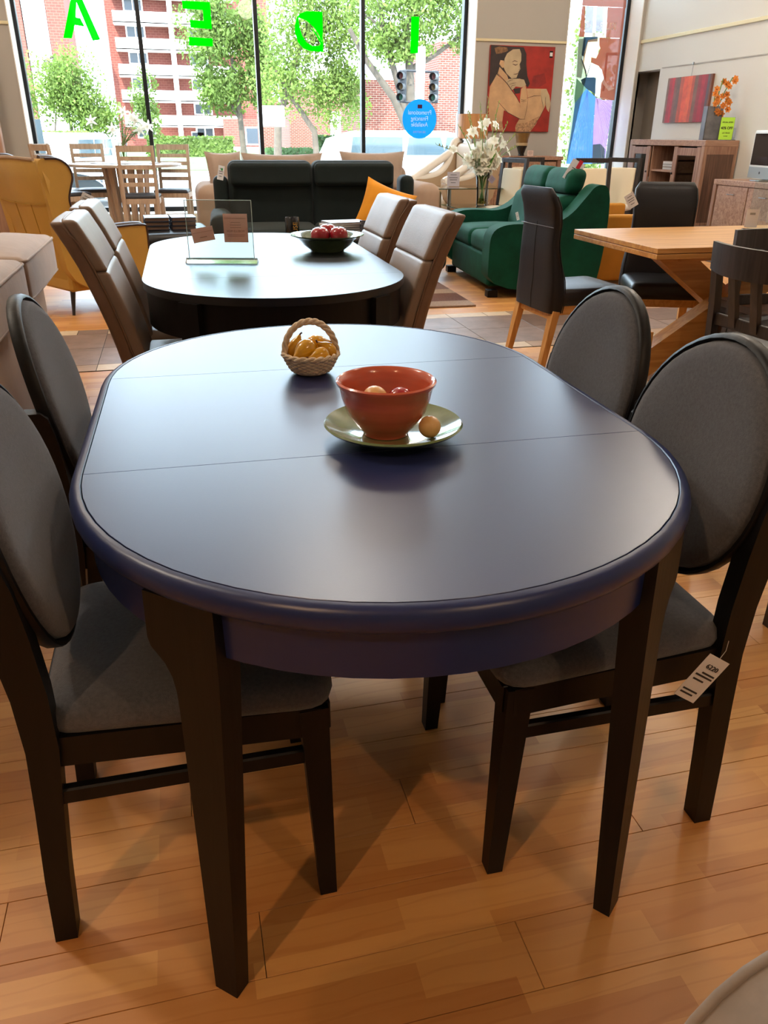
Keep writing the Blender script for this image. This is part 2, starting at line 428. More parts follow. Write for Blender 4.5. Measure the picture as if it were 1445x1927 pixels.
b = B().box((XR+.40, 11.9, 1.07), (.1, 1.4, 2.14)); b.box((XR+.22, 12.45, 1.07), (.44, .1, 2.14)); b.box((XR+.22, 11.45, 1.07), (.43, .1, 2.14)); b.box((XR+.30, 11.95, 2.19), (.26, 1.1, .10)); b.box((XR+.22, 11.95, -.04), (.44, 1.1, .08))
struct('wall_alcove', b, ALCOVE)
# street wall with two openings
WX = [(-1.79, 4.315), (5.71, 6.86)]
b = B()
for x0, x1 in ((XL, WX[0][0]), (WX[0][1], WX[1][0]), (WX[1][1], XR)): b.box(((x0+x1)/2, (YG+YW)/2+.04, ZC/2), (x1-x0, .48, ZC))
for x0, x1 in WX:
    b.box(((x0+x1)/2, (YG+YW)/2+.04, ZC-.2), (x1-x0, .48, .4))
struct('wall_front', b, WALLG)
for i, (x0, x1) in enumerate(WX):
    struct('trim_%d' % (i+1), B().box(((x0+x1)/2, (YG+YW)/2+.02, .12), (x1-x0, .5, .24), .01), WHITE)
MUL = [[-1.765, -.245, 1.288, 2.78, 4.285], [5.735, 6.83]]
for i, xs in enumerate(MUL):
    w = bpy.data.objects.new('window_%d' % (i+1), None); COL.objects.link(w); w['kind'] = 'structure'; w.location = (xs[0], YG, .24)
    ox = xs[0]
    for k, x in enumerate(xs): obj('mullion', B().box((x-ox, .02, 2.33), (.055, .12, 4.66), .004), FRAMEBLK, w)
    obj('sill_rail', B().box(((xs[-1]-ox)/2, .02, .03), (xs[-1]-ox, .12, .06), .004), FRAMEBLK, w)
    obj('head_rail', B().box(((xs[-1]-ox)/2, .02, 4.63), (xs[-1]-ox, .12, .06), .004), FRAMEBLK, w)
    for a, c in zip(xs, xs[1:]): obj('pane', B().box(((a+c)/2-ox, .03, 2.33), (c-a-.055, .006, 4.54)), GLASS, w)
# thin white boards beside the openings; their white stands in for daylight glare
for i, x in enumerate((-1.785, 4.312, 5.712, 6.858)): struct('trim_%d' % (i+8), B().box((x+(.004 if i in (1, 3) else -.004), 12.27, 2.5), (.012, .36, 4.6)), WHITE)
# picture mouldings
struct('trim_3', B().box(((WX[0][1]+WX[1][0])/2, YW-.012+.0, 2.47), (WX[1][0]-WX[0][1], .025, .035), .005), RAIL)
struct('trim_4', B().box(((XL+WX[0][0])/2, YW-.012, 2.47), (WX[0][0]-XL, .025, .035), .005), RAIL)
struct('trim_5', B().box((XR-.012, 3.6, 2.515), (.025, 17.4, .045), .006), RAIL)
struct('trim_6', B().box((XR-.004, 3.3, 2.14), (.010, 16.3, .012)), WALLG)
# podium under the cabinets
struct('trim_7', B().box((6.3, 8.6, .11), (1.2, 6.2, .22), .006), mat('grey_podium', '8d8686', .6))

# ------------------------------------------------------------------ near oval table
def groove_panel(name, out, z0, z1, m, parent):
    cx = sum(p[0] for p in out)/len(out); cy = sum(p[1] for p in out)/len(out)
    def ring(z, ins):
        res = []
        for x, y in out:
            d = hypot(x-cx, y-cy); k = (d-ins)/d; res.append((cx+(x-cx)*k, cy+(y-cy)*k, z))
        return res
    return obj(name, B().loft([ring(z0, 0), ring(z1-.0006, 0), ring(z1, .0006)]), m, parent, smooth=30)
t = thing('dining_table', 'large navy blue oval extending dining table with black legs, nearest in the room', 'table', (.305, 1.487, 0), radians(-.8))
R = .488; g = .0005; c0, c1 = -.262, .256; s0, s1 = -.266, .286
def clip_y(poly, lo, hi):
    for s, lim in ((1, lo), (-1, -hi)):
        out = []
        for i in range(len(poly)):
            a, c = poly[i-1], poly[i]; ia, ic = s*a[1] >= lim, s*c[1] >= lim
            if ia != ic:
                k = (s*lim-a[1])/(c[1]-a[1]); out.append((a[0]+(c[0]-a[0])*k, s*lim))
            if ic: out.append(c)
        poly = out
    return poly
def table_panels(t, R, c0, c1, s0, s1, z0, z1, m):
    for name, lo, hi in (('table_panel', -9, s0-g), ('table_leaf', s0+g, s1-g), ('table_panel', s1+g, 9)):
        groove_panel(name, clip_y(stadium(0, R, c0, c1, 32), lo, hi), z0, z1, m, t)
table_panels(t, R, c0, c1, s0, s1, .735, .76, NAVYTOP)
def rim(name, Rin, prof, c0, c1, m, parent, n=32):
    rings = []
    for dr, z in prof: rings.append([(x, y, z) for x, y in stadium(0, Rin+dr, c0, c1, n)])
    # prof is a closed section: loft around
    N = len(rings[0]); P = len(rings)
    vs = [p for r in rings for p in r]; fs = []
    for i in range(P):
        for j in range(N):
            fs.append((i*N+j, i*N+(j+1) % N, ((i+1) % P)*N+(j+1) % N, ((i+1) % P)*N+j))
    bb = B().add(vs, fs)
    return obj(name, bb, m, parent, smooth=35)
prof = [(.0015, .735), (.0015, .7592), (.003, .7606)]+[(.007+.014*cos(a), .741+.0192*sin(a)) for a in [pi/2-i*pi/10 for i in range(0, 10)]]+[(.008, .7212), (.004, .7212), (.002, .716), (-.03, .716), (-.03, .735)]
rim('rim', R, prof[::-1], c0, c1, NAVY, t)
rim('apron', R, [(-.024, .716), (-.002, .716), (-.002, .648), (-.024, .648)], c0, c1, NAVY, t)
def table_leg(parent, px, py, ang, side, m, knee=True):
    """square leg tapering to the foot; a bracket swells it under the apron on one side. t: along the apron, q: outward"""
    b = B(); T = TR(px, py, 0, 0, 0, ang)
    out = [(-.0215, 0), (.0215, 0), (.036, .55)]
    if knee: out += [(.038, .580), (.043, .602), (.053, .620), (.066, .632), (.076, .641), (.080, .654), (.080, .724)]
    else: out += [(.036, .724)]
    out += [(-.034, .724), (-.036, .62)]
    if side < 0: out = [(-a, z) for a, z in out][::-1]
    n = len(out); vs = []
    for a, z in out:
        vs.append((a, .022*(1-z/.724), z))
    for a, z in out: vs.append((a, .022*(1-z/.724)-(.030+.014*min(1, z/.6)), z))
    fs = [tuple(range(n)), tuple(range(n, 2*n))[::-1]]+[((i+1) % n, i, n+i, n+(i+1) % n) for i in range(n)]
    b.add(vs, fs, T)
    return obj('leg', b, m, parent, smooth=25)
for sx in (-1, 1):
    for sy, cc in ((-1, c0), (1, c1)):
        a = radians(49)    # angle round the end, measured from the long axis
        px, py = sx*(R+.012)*cos(a), cc+sy*(R+.012)*sin(a)
        outang = atan2(sy*sin(a), sx*cos(a))
        # local -y runs outward-to-inward: rotate so that local +y points outward
        side = -1 if sx*sy > 0 else 1
        table_leg(t, px, py, outang-pi/2, 1 if sx*sy > 0 else -1, BLACKWOOD)

# ------------------------------------------------------------------ oval-back dining chairs
def rounded_poly(pts, r, n=5):
    out = []; N = len(pts)
    for i in range(N):
        p = Vector(pts[i]); a = (Vector(pts[i-1])-p).normalized(); c = (Vector(pts[(i+1) % N])-p).normalized()
        ang = a.angle(c); d = r/tan(ang/2); p0 = p+a*d; p1 = p+c*d
        for k in range(n+1):
            s = k/n; out.append(tuple((p0*(1-s)+p*s)*(1-s)+(p*(1-s)+p1*s)*s))
    return out
def pillow(b, out, z0, z1, r, crown=.012, T=None):
    cx = sum(p[0] for p in out)/len(out); cy = sum(p[1] for p in out)/len(out); rings = []
    for ins, z in ((r*.6, z0), (r*.15, z0+(z1-z0)*.15), (0, z0+(z1-z0)*.45), (r*.2, z0+(z1-z0)*.8), (r*.7, z1), (r*1.8, z1+crown*.35), (r*3.5, z1+crown*.7), (r*6, z1+crown)):
        rg = []
        for x, y in out:
            d = hypot(x-cx, y-cy); k = max(.05, (d-ins)/d); rg.append((cx+(x-cx)*k, cy+(y-cy)*k, z))
        rings.append(rg)
    return b.loft(rings, True, T)
def oval_chair(label, loc, rz, group):
    t = thing('dining_chair', label, 'chair', loc, rz, group); o = -.22
    b = B(); pillow(b, rounded_poly([(o+.03, -.195), (o+.475, -.232), (o+.475, .232), (o+.03, .195)], .055), .428, .478, .03)
    obj('seat', b, GREYFAB, t, 60)
    b = B()
    b.bar((o+.02, -.185, .405), (o+.45, -.212, .405), .022, .055); b.bar((o+.02, .185, .405), (o+.45, .212, .405), .022, .055)
    b.box((o+.455, 0, .405), (.022, .42, .055), .002); b.box((o+.03, 0, .405), (.022, .37, .055), .002)
    obj('seat_frame', b, BLACKWOOD, t, 30)
    # oval back: lean and sideways curve
    A, C, zc = .197, .209, .7215
    def P(rho, th, off):
        y = A*rho*cos(th); v = C*rho*sin(th)
        u = o+.004-.19*v+.30*y*y+off
        return (u, y, zc+v*.99)
    n = 40; b = B(); rings = []
    for rho, off in ((1.0, .018), (.985, .030), (.95, .037), (.86, .041), (.6, .043), (.25, .042), (.02, .042)):
        rings.append([P(rho, 2*pi*j/n, off) for j in range(n)])
    b.loft([[P(.99, 2*pi*j/n, .004) for j in range(n)]]+rings); obj('backrest_cushion', b, GREYFAB, t, 60)
    b = B(); rings = []
    for rho, off in ((1.005, .021), (1.025, .028), (1.05, .026), (1.062, .020), (1.060, .006), (1.045, .001), (.9, -.001), (.5, -.001), (.02, -.001)):
        rings.append([P(rho, 2*pi*j/n, off) for j in range(n)])
    b.loft(rings[:], False); b.loft([[P(1.005, 2*pi*j/n, .003) for j in range(n)], rings[0]], False)
    obj('back_frame', b, BLACKWOOD, t, 45)
    for s in (-1, 1):
        sec = [(0, -.020, .016, .183), (.15, -.012, .027, .184), (.30, .000, .042, .187), (.42, .008, .055, .190), (.52, .006, .056, .193), (.62, -.004, .050, .197), (.70, -.020, .042, .200), (.735, -.028, .034, .201), (.747, -.018, .022, .201)]
        rings = [[(o+u0, s*(yc)-.019, z), (o+u1, s*yc-.019, z), (o+u1, s*yc+.019, z), (o+u0, s*yc+.019, z)] for z, u0, u1, yc in sec]
        obj('leg', B().loft(rings), BLACKWOOD, t, 30)
        b = B().bar((o+.452, s*.203, 0), (o+.438, s*.198, .43), .030, .030, .046, .050); obj('leg', b, BLACKWOOD, t, 30)
        b = B().box((o+.235, s*.193, .318), (.40, .018, .030), .003); obj('stretcher', b, BLACKWOOD, t, 30)
    return t
OG = 'charcoal oval-back chairs round the navy table'
ch = oval_chair('charcoal oval-back dining chair with black frame, nearest on the left of the navy table', (-.085, 1.195, 0), 0, OG)
dup(ch, (-.105, 1.82, 0), 0, 'charcoal oval-back chair beside the beige sofa, farther one left of the navy table', OG)
cr = dup(ch, (.69, 1.165, 0), pi, 'charcoal oval-back chair nearest right of the navy table, price tag under its seat', OG)
dup(ch, (.735, 1.655, 0), pi, 'charcoal oval-back chair right of the navy table, the farther one before the oak table', OG)

def hang_tag(name, label, c, w, h, rot, m, parent=None, lines=((0, .3, .5), (0, .1, .7), (0, -.05, .6), (0, -.25, .4)), txt=None, string=None, accents=None):
    t = thing(name, label, 'tag', c)
    t.rotation_euler = rot
    obj('card', B().box((0, 0, 0), (w, .0012, h)), m, t, smooth=0)
    b = B()
    for lx, lz, lw in lines: b.box((lx*w, -.001, lz*h), (lw*w, .0006, h*.035))
    if lines: obj('print', b, INK, t, smooth=0)
    if txt:
        for body, size, lx, lz, mm in txt: text('lettering', body, size, mm, t, TR(lx*w, -.0012, lz*h, pi/2, 0, 0))
    if accents:
        for lx, lz, lw, lh, mm in accents: obj('sticker', B().box((lx*w, -.0014, lz*h), (lw*w, .0008, lh*h)), mm, t, smooth=0)
    if string: obj('string', B().tube([(0, 0, h/2), (string[0]/2+.004, 0, h/2+string[2]/2), string[:2]+(string[2]+h/2,)], .0006, 5), mat('nylon_thread', 'c8c8c8', .3), t)
    return t
hang_tag('price_tag', 'white paper price tag hanging off the seat of the near right chair', (.80, .925, .408), .046, .095, (0, radians(32), radians(-8)), PAPER,
         lines=((.1, .12, .6), (.0, .05, .8), (-.1, -.05, .5), (-.05, -.3, .7), (-.1, -.38, .6)), txt=[('6220', .013, .02, .27, INK)], string=(-.012, .0, .035))

# ------------------------------------------------------------------ things on the navy table
TZ = .7605
def basket():
    t = thing('basket', 'small woven cream rope basket with arched handle holding amber ceramic pears', 'basket', (.262, 1.735, TZ), radians(-8))
    prof = [(.026, .002), (.034, .0), (.040, .004), (.052, .020), (.060, .036), (.062, .042), (.055, .043), (.047, .022), (.034, .010), (.004, .009)]
    obj('bowl', B().lathe(prof, 40), WICKER, t, 50)
    b = B()    # woven strands run round and round in a wave
    for k in range(9):
        z = .008+k*.0042; pts = []
        rr = .043+.019*min(1, (k/8)**.8)
        for j in range(72):
            a = 2*pi*j/72; w = .0016*(1 if (j//2+k) % 2 else -1); pts.append(((rr+w)*cos(a), (rr+w)*sin(a), z))
        b.tube(pts, .0023, 5, loop=True)
    obj('weave', b, WICKER, t, 60)
    b = B()
    for ph in (0, pi/1.0):
        pts = [((.061+.0032*cos(ph+j*.55))*cos(2*pi*j/110), (.061+.0032*cos(ph+j*.55))*sin(2*pi*j/110), .044+.0032*sin(ph+j*.55)) for j in range(110)]
        b.tube(pts, .0036, 6, loop=True)
    obj('rim', b, WICKER, t, 60)
    b = B()
    for ph in (0, 2*pi/3, 4*pi/3):
        pts = []
        for j in range(71):
            s = j/70; a = pi*s; c = Vector((-.058*cos(a), 0, .046+.070*sin(a))); nrm = Vector((-cos(a), 0, sin(a)))
            q = ph+s*26; pts.append(c+nrm*.0038*cos(q)+Vector((0, .0038*sin(q), 0)))
        b.tube(pts, .0042, 7)
    obj('handle', b, WICKER, t, 60)
    obj('foot', B().lathe([(.030, -.0005), (.032, .001), (.030, .004)], 32), mat('cream_glaze', 'd9cbb8', .4), t)
basket()
PEARP = [(.0, -.026), (.008, -.0255), (.015, -.022), (.019, -.014), (.0195, -.005), (.017, .005), (.012, .014), (.007, .020), (.0045, .026), (.003, .028), (.0, .0285)]
def pear(label, loc, rot, s=1):
    t = thing('ceramic_pear', label, 'ornament', loc, 0, 'amber ceramic pears in the rope basket'); t.rotation_euler = rot; t.scale = (s, s, s)
    obj('fruit', B().lathe(PEARP, 24), PEAR, t, 60)
    obj('stem', B().tube([(0, 0, .024), (.001, 0, .031), (.004, 0, .035)], [.003, .002, .0022], 6), mat('brown_stem', '4a2413', .5), t)
bx, by = .262, 1.735
for lab, dx, dy, dz, rot, s in (
    ('amber ceramic pear at the front left of the rope basket, largest, neck towards lower left', -.019, -.022, .056, (radians(10), radians(-115), radians(20)), 1.1),
    ('amber ceramic pear at the front centre of the rope basket', .012, -.036, .047, (radians(10), radians(-95), radians(15)), .92),
    ('amber ceramic pear at the front right of the rope basket, dark calyx upward', .034, -.014, .056, (radians(-20), radians(-50), radians(30)), .9),
    ('amber ceramic pear at the back right of the rope basket', .022, .018, .062, (0, radians(88), radians(10)), 1.0),
    ('amber ceramic pear at the back left of the rope basket, pale', -.030, .018, .058, (0, radians(20), 0), .95)):
    pear(lab, (bx+dx, by+dy, TZ+dz), rot, s)
PX, PY = .338, 1.283
t = thing('plate', 'wide olive green glazed plate under the terracotta bowl', 'plate', (PX, PY, TZ))
obj('dish', B().lathe([(.05, .0), (.062, .0), (.064, .004), (.095, .012), (.120, .024), (.124, .028), (.121, .031), (.093, .018), (.062, .010), (.005, .009)], 64), PLATEG, t, 60)
t = thing('bowl', 'deep terracotta glazed bowl standing on the olive green plate', 'bowl', (PX-.014, PY-.002, TZ+.0095))
obj('body', B().lathe([(.036, .0), (.040, .001), (.041, .006), (.052, .017), (.069, .040), (.078, .068), (.0815, .086), (.0865, .092), (.0875, .097), (.0845, .0995), (.080, .097), (.076, .086), (.071, .062), (.058, .032), (.036, .014), (.003, .010)], 64), TERRA, t, 60)
def onion(name, label, loc, r, m, rot=(0, 0, 0), knob=True):
    t = thing(name, label, 'ornament', loc); t.rotation_euler = rot
    prof = [(r*sin(a)*(1 if a < pi*.5 else 1), -r*.93*cos(a)) for a in [pi*k/14 for k in range(15)]]
    prof[0] = (0.0005, prof[0][1]); prof[-1] = (.0005, prof[-1][1])
    obj('fruit', B().lathe(prof, 28), m, t, 60)
    if knob: obj('calyx', B().lathe([(.0005, -r*.95), (r*.13, -r*.97), (r*.10, -r*.9)], 10), mat('brown_calyx', '5a3216', .6), t)
onion('ceramic_fruit', 'cream ceramic fruit inside the terracotta bowl on the left', (PX-.032, PY+.004, TZ+.074), .0225, CREAMF, (0, .5, 0))
onion('ceramic_fruit', 'dark red ceramic fruit inside the terracotta bowl on the right', (PX+.014, PY+.008, TZ+.066), .0245, APPLE, (0, -.4, 0))
onion('ceramic_fruit', 'small cream onion-shaped ceramic fruit on the green plate right of the bowl', (PX+.052, PY-.052, TZ+.033), .0195, CREAMF, (radians(60), 0, 0))

# ------------------------------------------------------------------ far oval table
t = thing('dining_table', 'black oval extending dining table behind the navy one, reflecting the window', 'table', (.352, 3.625, 0), radians(-.5))
table_panels(t, .500, -.475, .475, -.52, -.005, .732, .76, BLACKTOP)
rim('apron', .500, [(-.034, .731), (-.012, .731), (-.012, .600), (-.034, .600)], -.475, .475, BLACKWOOD, t)
for sx in (-1, 1):
    for sy, cc in ((-1, -.475), (1, .475)):
        a = radians(48); outang = atan2(sy*sin(a), sx*cos(a))
        b = B().bar((0, 0, 0), (0, 0, .731), .065, .065, .085, .085); obj('leg', b, BLACKWOOD, t, 25, loc=(sx*.468*cos(a), cc+sy*.468*sin(a), 0), rot=(0, 0, outang))
# bowl of apples
t = thing('bowl', 'shallow sage green glazed bowl with wide rim holding red apples', 'bowl', (.665, 3.77, TZ))
obj('body', B().lathe([(.072, .0), (.078, .002), (.080, .008), (.110, .030), (.128, .052), (.150, .066), (.170, .072), (.171, .076), (.148, .072), (.122, .060), (.100, .036), (.070, .018), (.004, .016)], 56), BOWLG, t, 60)
for lab, dx, dy, dz in (('red apple in the green bowl, left one', -.038, -.03, .072), ('red apple in the green bowl, right one in front', .048, -.036, .072), ('red apple in the green bowl, half hidden at the back', .012, .045, .078)):
    a = thing('apple', lab, 'ornament', (.665+dx, 3.77+dy, TZ+dz), 0, 'red apples in the green bowl')
    obj('fruit', B().lathe([(.0005, -.036), (.018, -.038), (.034, -.026), (.043, -.004), (.042, .014), (.032, .030), (.018, .036), (.008, .033), (.0005, .028)], 28), APPLE, a, 60)
    obj('stem', B().tube([(0, 0, .028), (.002, 0, .040)], .0018, 5), mat('apple_stem', '3a2214', .7), a)
# acrylic sign stand with two cards
t = thing('sign_stand', 'clear acrylic sign stand with two tan cards on the black table', 'sign', (.165, 3.49, TZ), radians(-14))
obj('sheet', B().box((0, 0, .128), (.272, .004, .235), .0006), ACRYL, t, smooth=0)
obj('edge', B().box((0, 0, .2465), (.274, .0048, .0022)).box((-.1365, 0, .128), (.0022, .0048, .235)).box((.1365, 0, .128), (.0022, .0048, .235)), mat('acrylic_edge', 'c4dcd8', .15), t, 0)
b = B().prism([(-.022, 0), (.022, 0), (.022, .004), (.005, .016), (.0035, .020), (-.0035, .020), (-.005, .016), (-.022, .004)], -.150, .150, T=Matrix(((0, 0, 1, 0), (1, 0, 0, 0), (0, 1, 0, 0), (0, 0, 0, 1))))
obj('base', b, mat('acrylic_block', 'e8f4f2', .05, trans=1, ior=1.49), t, smooth=0)
c = obj('card', B().box((.066, .0045, .138), (.100, .001, .112)), PAPERTAN, t, smooth=0)
b = B()
for z, w in ((.176, .088), (.160, .04), (.150, .045), (.140, .045), (.112, .075), (.106, .07)): b.box((.066, .0035, z), (w, .0012, .0018))
obj('print', b, mat('faint_print', '9a7867', .8), c, smooth=0)
text('lettering', 'HOM ELLEBOM', .011, mat('faint_lettering', '8a6758', .8), c, TR(.066, .0036, .126, pi/2, 0, 0))
c2 = obj('card', B().box((0, 0, 0), (.092, .001, .056)), PAPERTAN, t, smooth=0, loc=(-.072, .0045, .112), rot=(0, radians(-10), 0))
obj('print', B().box((0, -.001, .010), (.085, .0012, .0012)).box((.0, -.001, -.010), (.03, .0012, .003)), mat('faint_print_small', '9a7867', .8), c2, smooth=0)

# ------------------------------------------------------------------ taupe leather chairs
def sheet_chair(label, loc, rz, group, face, side, H=.985, w=.44, tagpiece=False):
    """upholstered chair, forward +x, origin under the back"""
    t = thing('leather_chair', label, 'chair', loc, rz, group)
    path = [(.10, .44), (.085, .52), (.060, .62), (.030, .72), (-.005, .82), (-.045, .91), (-.085, H)]
    def ring(off_f, off_b, hw, seg=None):
        return None
    # front pads (two, with a seam between), each a soft slab
    def slab(z0, z1, x_off, th, hw, puff, m, name):
        def warp(x, y, z):
            zz = z+(z0+z1)/2; k = 0
            for i in range(len(path)-1):
                if path[i][1] <= zz <= path[i+1][1] or i == len(path)-2:
                    s = (zz-path[i][1])/(path[i+1][1]-path[i][1]); k = path[i][0]+(path[i+1][0]-path[i][0])*s
                    if path[i][1] <= zz <= path[i+1][1]: break
            if zz < path[0][1]: k = path[0][0]
            return (x+k+x_off+.10*y*y, y, z)
        b = B().cush((0, 0, (z0+z1)/2), (th, 2*hw, z1-z0), min(th*.45, .013), (puff, 0, 0), n=8, k=2, warp=warp)
        return obj(name, b, m, t, 60)
    slab(.43, .8165, .024, .05, w/2, .003, face, 'backrest_pad')
    slab(.8165, H+.002, .024, .05, w/2, .003, face, 'headrest_pad')
    slab(.40, H-.004, -.018, .05, w/2+.001, .002, side, 'back_shell')
    # piping round the front edge
    pts = []
    for i in range(len(path)): pts.append((path[i][0]+.005+.10*(w/2)**2, -w/2-.001, path[i][1]))
    top = [(path[-1][0]+.005+.10*(y*y), y, H+.0) for y in [(-w/2+.02)+(w-.04)*j/8 for j in range(9)]]
    pts2 = pts[:-1]+[(pts[-1][0], -w/2, H-.02)]+top+[(pts[-1][0], w/2, H-.02)]+[(x, -y, z) for x, y, z in pts[:-1][::-1]]
    obj('piping', B().tube(pts2, .0035, 6), side, t, 60)
    b = B(); pillow(b, rounded_poly([(.04, -.22), (.50, -.235), (.50, .235), (.04, .22)], .05), .415, .475, .03, .01); obj('seat', b, face, t, 60)
    b = B().box((.27, 0, .395), (.44, .42, .05), .01); obj('seat_frame', b, side, t, 30)
    for sx, sy in ((.07, -1), (.07, 1), (.45, -1), (.45, 1)):
        ex = -.04 if sx < .2 else .02
        obj('leg', B().bar((sx+ex, sy*.20, 0), (sx, sy*.185, .38), .028, .028, .042, .042), BLACKWOOD, t, 30)
    return t
TG = 'taupe leather chairs round the black table'
tc = sheet_chair('taupe leather chair on the left of the black table, the nearer one, back towards us', (-.30, 3.17, 0), 0, TG, TAUPE, TAUPEDK)
dup(tc, (-.30, 3.74, 0), 0, 'taupe leather chair on the left of the black table, the farther one', TG)
dup(tc, (.945, 3.20, 0), pi, 'taupe leather chair on the right of the black table, the nearer one', TG)
dup(tc, (.965, 3.93, 0), pi, 'taupe leather chair right of the black table, farther one with a card at its edge', TG)

# ------------------------------------------------------------------ black leather chairs with oak legs
def black_chair(label, loc, rz, group):
    t = thing('leather_chair', label, 'chair', loc, rz, group)
    Z = [.34, .42, .52, .62, .72, .82, .90, .96, 1.0]
    XF = [.085, .10, .085, .055, .04, .045, .030, .00, -.025]; TH = [.10, .12, .10, .075, .062, .062, .058, .05, .02]; HW = [.225, .228, .222, .205, .19, .19, .195, .19, .165]
    rings = []
    for z, xf, th, hw in zip(Z, XF, TH, HW):
        r = []
        for j in range(28):
            a = 2*pi*j/28; cx_, sy_ = cos(a), sin(a)
            px = (abs(cx_)**.5)*(1 if cx_ > 0 else -1); py = (abs(sy_)**.35)*(1 if sy_ > 0 else -1)
            r.append((xf-th/2+px*th/2, py*hw, z))
        rings.append(r)
    obj('backrest', B().loft(rings), BLKLEA, t, 60)
    # seams: one across the back, one down it, piping along the edge
    pts = [(.045-.064+.001, y, .80) for y in (-.19, 0, .19)]; obj('cross_seam', B().tube(pts, .0022, 5), mat('pale_seam', '6f6d72', .4), t)
    obj('rear_seam', B().tube([(xf-th-.0005, .0, z) for z, xf, th in zip(Z[:6], XF, TH)], .0018, 5), BLKLEA, t)
    for s in (-1, 1): obj('piping', B().tube([(xf-th*.12, s*hw*.965, z) for z, xf, th, hw in zip(Z[:-1], XF, TH, HW)], .0032, 5), BLKLEA, t)
    b = B(); pillow(b, rounded_poly([(.03, -.225), (.50, -.235), (.50, .235), (.03, .225)], .05), .375, .465, .03, .012); obj('seat', b, BLKLEA, t, 60)
    b = B(); b.box((.27, -.205, .355), (.42, .025, .05), .002); b.box((.27, .205, .355), (.42, .025, .05), .002); b.box((.47, 0, .355), (.025, .40, .05), .002); b.box((.03, 0, .325), (.025, .40, .055), .002)
    obj('seat_frame', b, OAK, t, 30)
    for s in (-1, 1):
        obj('leg', B().bar((-.035, s*.215, 0), (.03, s*.205, .352), .032, .035, .042, .055), OAKV, t, 30)
        obj('leg', B().bar((.50, s*.215, 0), (.475, s*.21, .38), .032, .032, .042, .05), OAKV, t, 30)
    return t
KG = 'black leather chairs at the oak table'
bc = black_chair('black leather chair with oak legs at the left end of the oak table', (1.99, 4.345, 0), radians(4), KG)
dup(bc, (2.97, 4.66, 0), radians(250), 'black leather chair with oak legs behind the oak table, facing us, tagged', KG)
hang_tag('price_tag', 'white price tag hanging from the black leather chair behind the oak table', (2.665, 4.55, .905), .06, .085, (0, radians(-32), radians(-10)), PAPER, string=None)

# ------------------------------------------------------------------ oak extending table
t = thing('dining_table', 'honey oak extending dining table with doubled top and crossed plank legs', 'table', (3.15, 4.0, 0))
obj('tabletop', B().box((0, 0, .7475), (1.78, .90, .025), .002), OAK, t, 25)
obj('tabletop', B().box((0, 0, .7195), (1.78, .90, .025), .002), OAK, t, 25)
obj('extension_frame', B().box((0, 0, .690), (1.35, .62, .033), .002), OAK, t, 25)
obj('slide_bracket', B().box((-.30, -.32, .690), (.12, .03, .03), .003), mat('grey_bracket', '8a8a88', .4, metal=.7), t, 25)
def slant(x0, z0, x1, z1, w, y, d): return B().bar((x0, y, z0), (x1, y, z1), d, w, up=(0, 0, 1))
def plankleg(name, a, c, w, th, y0, m):
    d = Vector((c[0]-a[0], 0, c[1]-a[1])).normalized(); hx = w/2/abs(d.z)
    b = B().prism([(a[0]-hx, a[1]), (a[0]+hx, a[1]), (c[0]+hx, c[1]), (c[0]-hx, c[1])], y0-th/2, y0+th/2, T=Matrix(((1, 0, 0, 0), (0, 0, 1, 0), (0, 1, 0, 0), (0, 0, 0, 1))))
    return obj(name, b, m, t, 25)
plankleg('crossed_leg', (-.80, 0), (.22, .673), .14, .10, -.10, OAK)
plankleg('crossed_leg', (.42, 0), (-.52, .673), .14, .10, .03, OAK)
obj('floor_runner', B().box((-.80, -.12, .012), (.22, .52, .024), .003), mat('pale_runner', 'cfc3b2', .5), t)
hb = thing('support_post', 'short square oak post standing by the floor runner under the oak table', 'post', (2.25, 3.50, 0))
obj('post', B().bar((0, 0, 0), (.01, .03, .36), .034, .034, .042, .042), OAKV, hb, 25)
# acrylic sheet signs on it
t = thing('sign_stand', 'small clear acrylic stand with two white leaflets on the oak table', 'sign', (3.33, 4.18, TZ), radians(-25))
obj('sheet', B().box((.03, 0, .14), (.24, .003, .27)), ACRYL, t, smooth=0); obj('base', B().box((.02, 0, .003), (.26, .07, .006), .002), ACRYL, t, smooth=0)
c = obj('leaflet', B().box((-.07, -.004, .065), (.07, .001, .10)), PAPER, t, smooth=0); obj('print', B().box((-.07, -.005, .09), (.03, .0006, .012)), mat('grey_print', '9a9a9a', .8), c, smooth=0)
c = obj('leaflet', B().box((.06, -.004, .12), (.10, .001, .15)), PAPER, t, smooth=0)
b = B()
for k in range(6): b.box((.06, -.005, .18-.022*k), ((.07, .05, .05, .04, .06, .03)[k], .0006, .006))
obj('print', b, INK, c, smooth=0)

